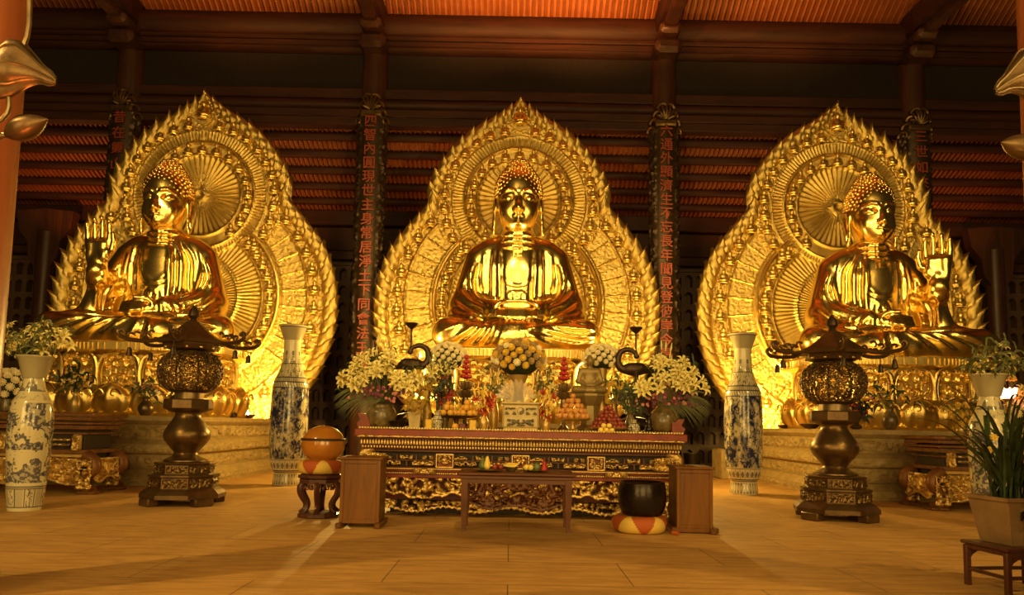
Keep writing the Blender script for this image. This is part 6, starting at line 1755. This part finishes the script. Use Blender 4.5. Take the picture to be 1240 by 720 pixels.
# ================================================================ bronze lotus ornaments at the picture's edges
def lotus_ornament(x, y, s, lab):
    t = thing('bronze_lotus', lab, 'lotus sculpture', (x, y, 0), group='tall bronze lotus sculptures before the near pillars')
    MB().lathe(spline([(.30, 0), (.34, .08), (.20, .2), (.28, .5), (.42, .9), (.30, 1.25), (.20, 1.5), (.28, 1.62)], .06), 36).build('vase', 'bronze_grey', t)
    def P(a, b, c): return (a * s, b, c)
    return t, P
def lotus_bud(name, parent, base, tip, r, mat='bronze_dark'):
    b, tp = Vector(base), Vector(tip); L = (tp - b).length; m = MB()
    M = (tp - b).to_track_quat('Z', 'Y').to_matrix().to_4x4(); M.translation = b; m.M = M
    m.lathe(spline([(r * .25, 0), (r * .8, L * .2), (r, L * .42), (r * .75, L * .72), (r * .25, L * .93), (.002, L)], L / 14), 24, cap=False)
    for k in range(4):
        a = k * pi / 2 + .3
        V = np.array([[(r * 1.04 * sin(pi * min(1, u * .92 + .08)) ** .8 * cos(a + v), r * 1.04 * sin(pi * min(1, u * .92 + .08)) ** .8 * sin(a + v), L * u * .96) for v in np.linspace(-.7 * (1 - u * .8), .7 * (1 - u * .8), 7)] for u in np.linspace(0, 1, 14)])
        m.grid(V[..., 0], V[..., 1], V[..., 2])
    return m.build(name, mat, parent, sharp=50)
def leaf_cup(parent, c, tip, s):
    # folded lotus leaf: a drooping cone of leaf with a pointed lip
    lr = lambda u: np.interp(u, [0, .06, .2, .4, .6, .78, .92, 1], [.02, .12, .185, .17, .10, .05, .042, .015])
    m = MB(); A = np.linspace(0, 2 * pi, 49); U = np.linspace(0, 1, 18); aa, uu = np.meshgrid(A, U, indexing='ij')
    C = np.array(c); T_ = np.array(tip); D_ = T_ - C; L = np.linalg.norm(D_)
    ax = D_ / L; up = np.array([0, 0, 1.]); sd = np.cross(ax, up); sd /= np.linalg.norm(sd); u2 = np.cross(sd, ax)
    rr = lr(uu) * (1 + .10 * np.cos(aa * 5 + uu * 3)) + .002
    along = L * uu
    X = C + along[..., None] * ax + (rr * np.cos(aa) * .55)[..., None] * sd + (rr * np.sin(aa) * 1.15 + .06 * np.sin(uu * pi))[..., None] * u2
    m.grid(X[..., 0], X[..., 1], X[..., 2])
    o = m.build('folded_leaf', 'bronze_dark', parent, sharp=50)
    v = MB()
    for a in np.linspace(0, 2 * pi, 9)[:-1]:
        pts = []
        for u in np.linspace(.08, .98, 12):
            r = float(lr(u)) * 1.03 + .002
            q = C + L * u * ax + r * cos(a) * .55 * sd + (r * sin(a) * 1.15 + .06 * sin(u * pi)) * u2; pts.append(tuple(q))
        v.tube(pts, .008, 5)
    v.build('veins', 'bronze_grey', o)
# left: Y 5.2 (5.8 mm per pixel)
t, P_ = lotus_ornament(-4.15, 5.15, 1, 'bronze lotus leaves and buds reaching in at the left picture edge')
def wl(px, py, Y=5.15):
    u = (px - CX) / F_PX; v = -(py - CY) / F_PX
    U = Vector((0, -sin(TH), cos(TH))); Fw = Vector((0, cos(TH), sin(TH))); X = Vector((1, 0, 0)); r = X * cos(RO) + U * sin(RO); w = -X * sin(RO) + U * cos(RO)
    d = r * u + w * v + Fw; k = Y / d.y; return Vector((d.x * k, Y, 1.5 + d.z * k))
def rel(t, *a, **k): return tuple(wl(*a, **k) - t.location)
leaf_cup(t, rel(t, -12, 88), rel(t, 68, 99), 1)
lotus_bud('lotus_bud', t, rel(t, 8, 163), rel(t, 58, 144, Y=5.1), .085)
lotus_bud('lotus_bud', t, rel(t, -28, 195), rel(t, -8, 150, Y=5.1), .09)
MB().tube(spline([rel(t, 10, 163), rel(t, -6, 168), rel(t, -30, 200), rel(t, -60, 330), (0, 0, 1.5)], .08), .022, 8).build('stem', 'bronze_grey', t)
MB().tube(spline([rel(t, 35, -30), rel(t, 36, 10), rel(t, 33, 45), rel(t, 18, 70), rel(t, -20, 95), rel(t, -70, 220), (0, 0, 1.5)], .08), .018, 8).build('stem', 'bronze_grey', t)
MB().tube(spline([rel(t, 10, 112), rel(t, 11, 130), rel(t, 2, 145), rel(t, -30, 165), rel(t, -60, 260), (0.02, 0, 1.5)], .08), .018, 8).build('stem', 'bronze_grey', t)
t, P_ = lotus_ornament(4.35, 5.15, -1, 'bronze lotus leaf and bud reaching in at the right picture edge')
leaf_cup(t, rel(t, 1275, 95), rel(t, 1205, 111), 1)
lotus_bud('lotus_bud', t, rel(t, 1262, 183), rel(t, 1212, 172, Y=5.1), .09)
MB().tube(spline([rel(t, 1262, 183), rel(t, 1290, 195), rel(t, 1330, 330), (0, 0, 1.5)], .08), .022, 8).build('stem', 'bronze_grey', t)
MB().tube(spline([rel(t, 1270, 95), rel(t, 1300, 110), rel(t, 1345, 260), (0.02, 0, 1.5)], .08), .02, 8).build('stem', 'bronze_grey', t)
for o in PROTO.values(): bpy.data.objects.remove(o)
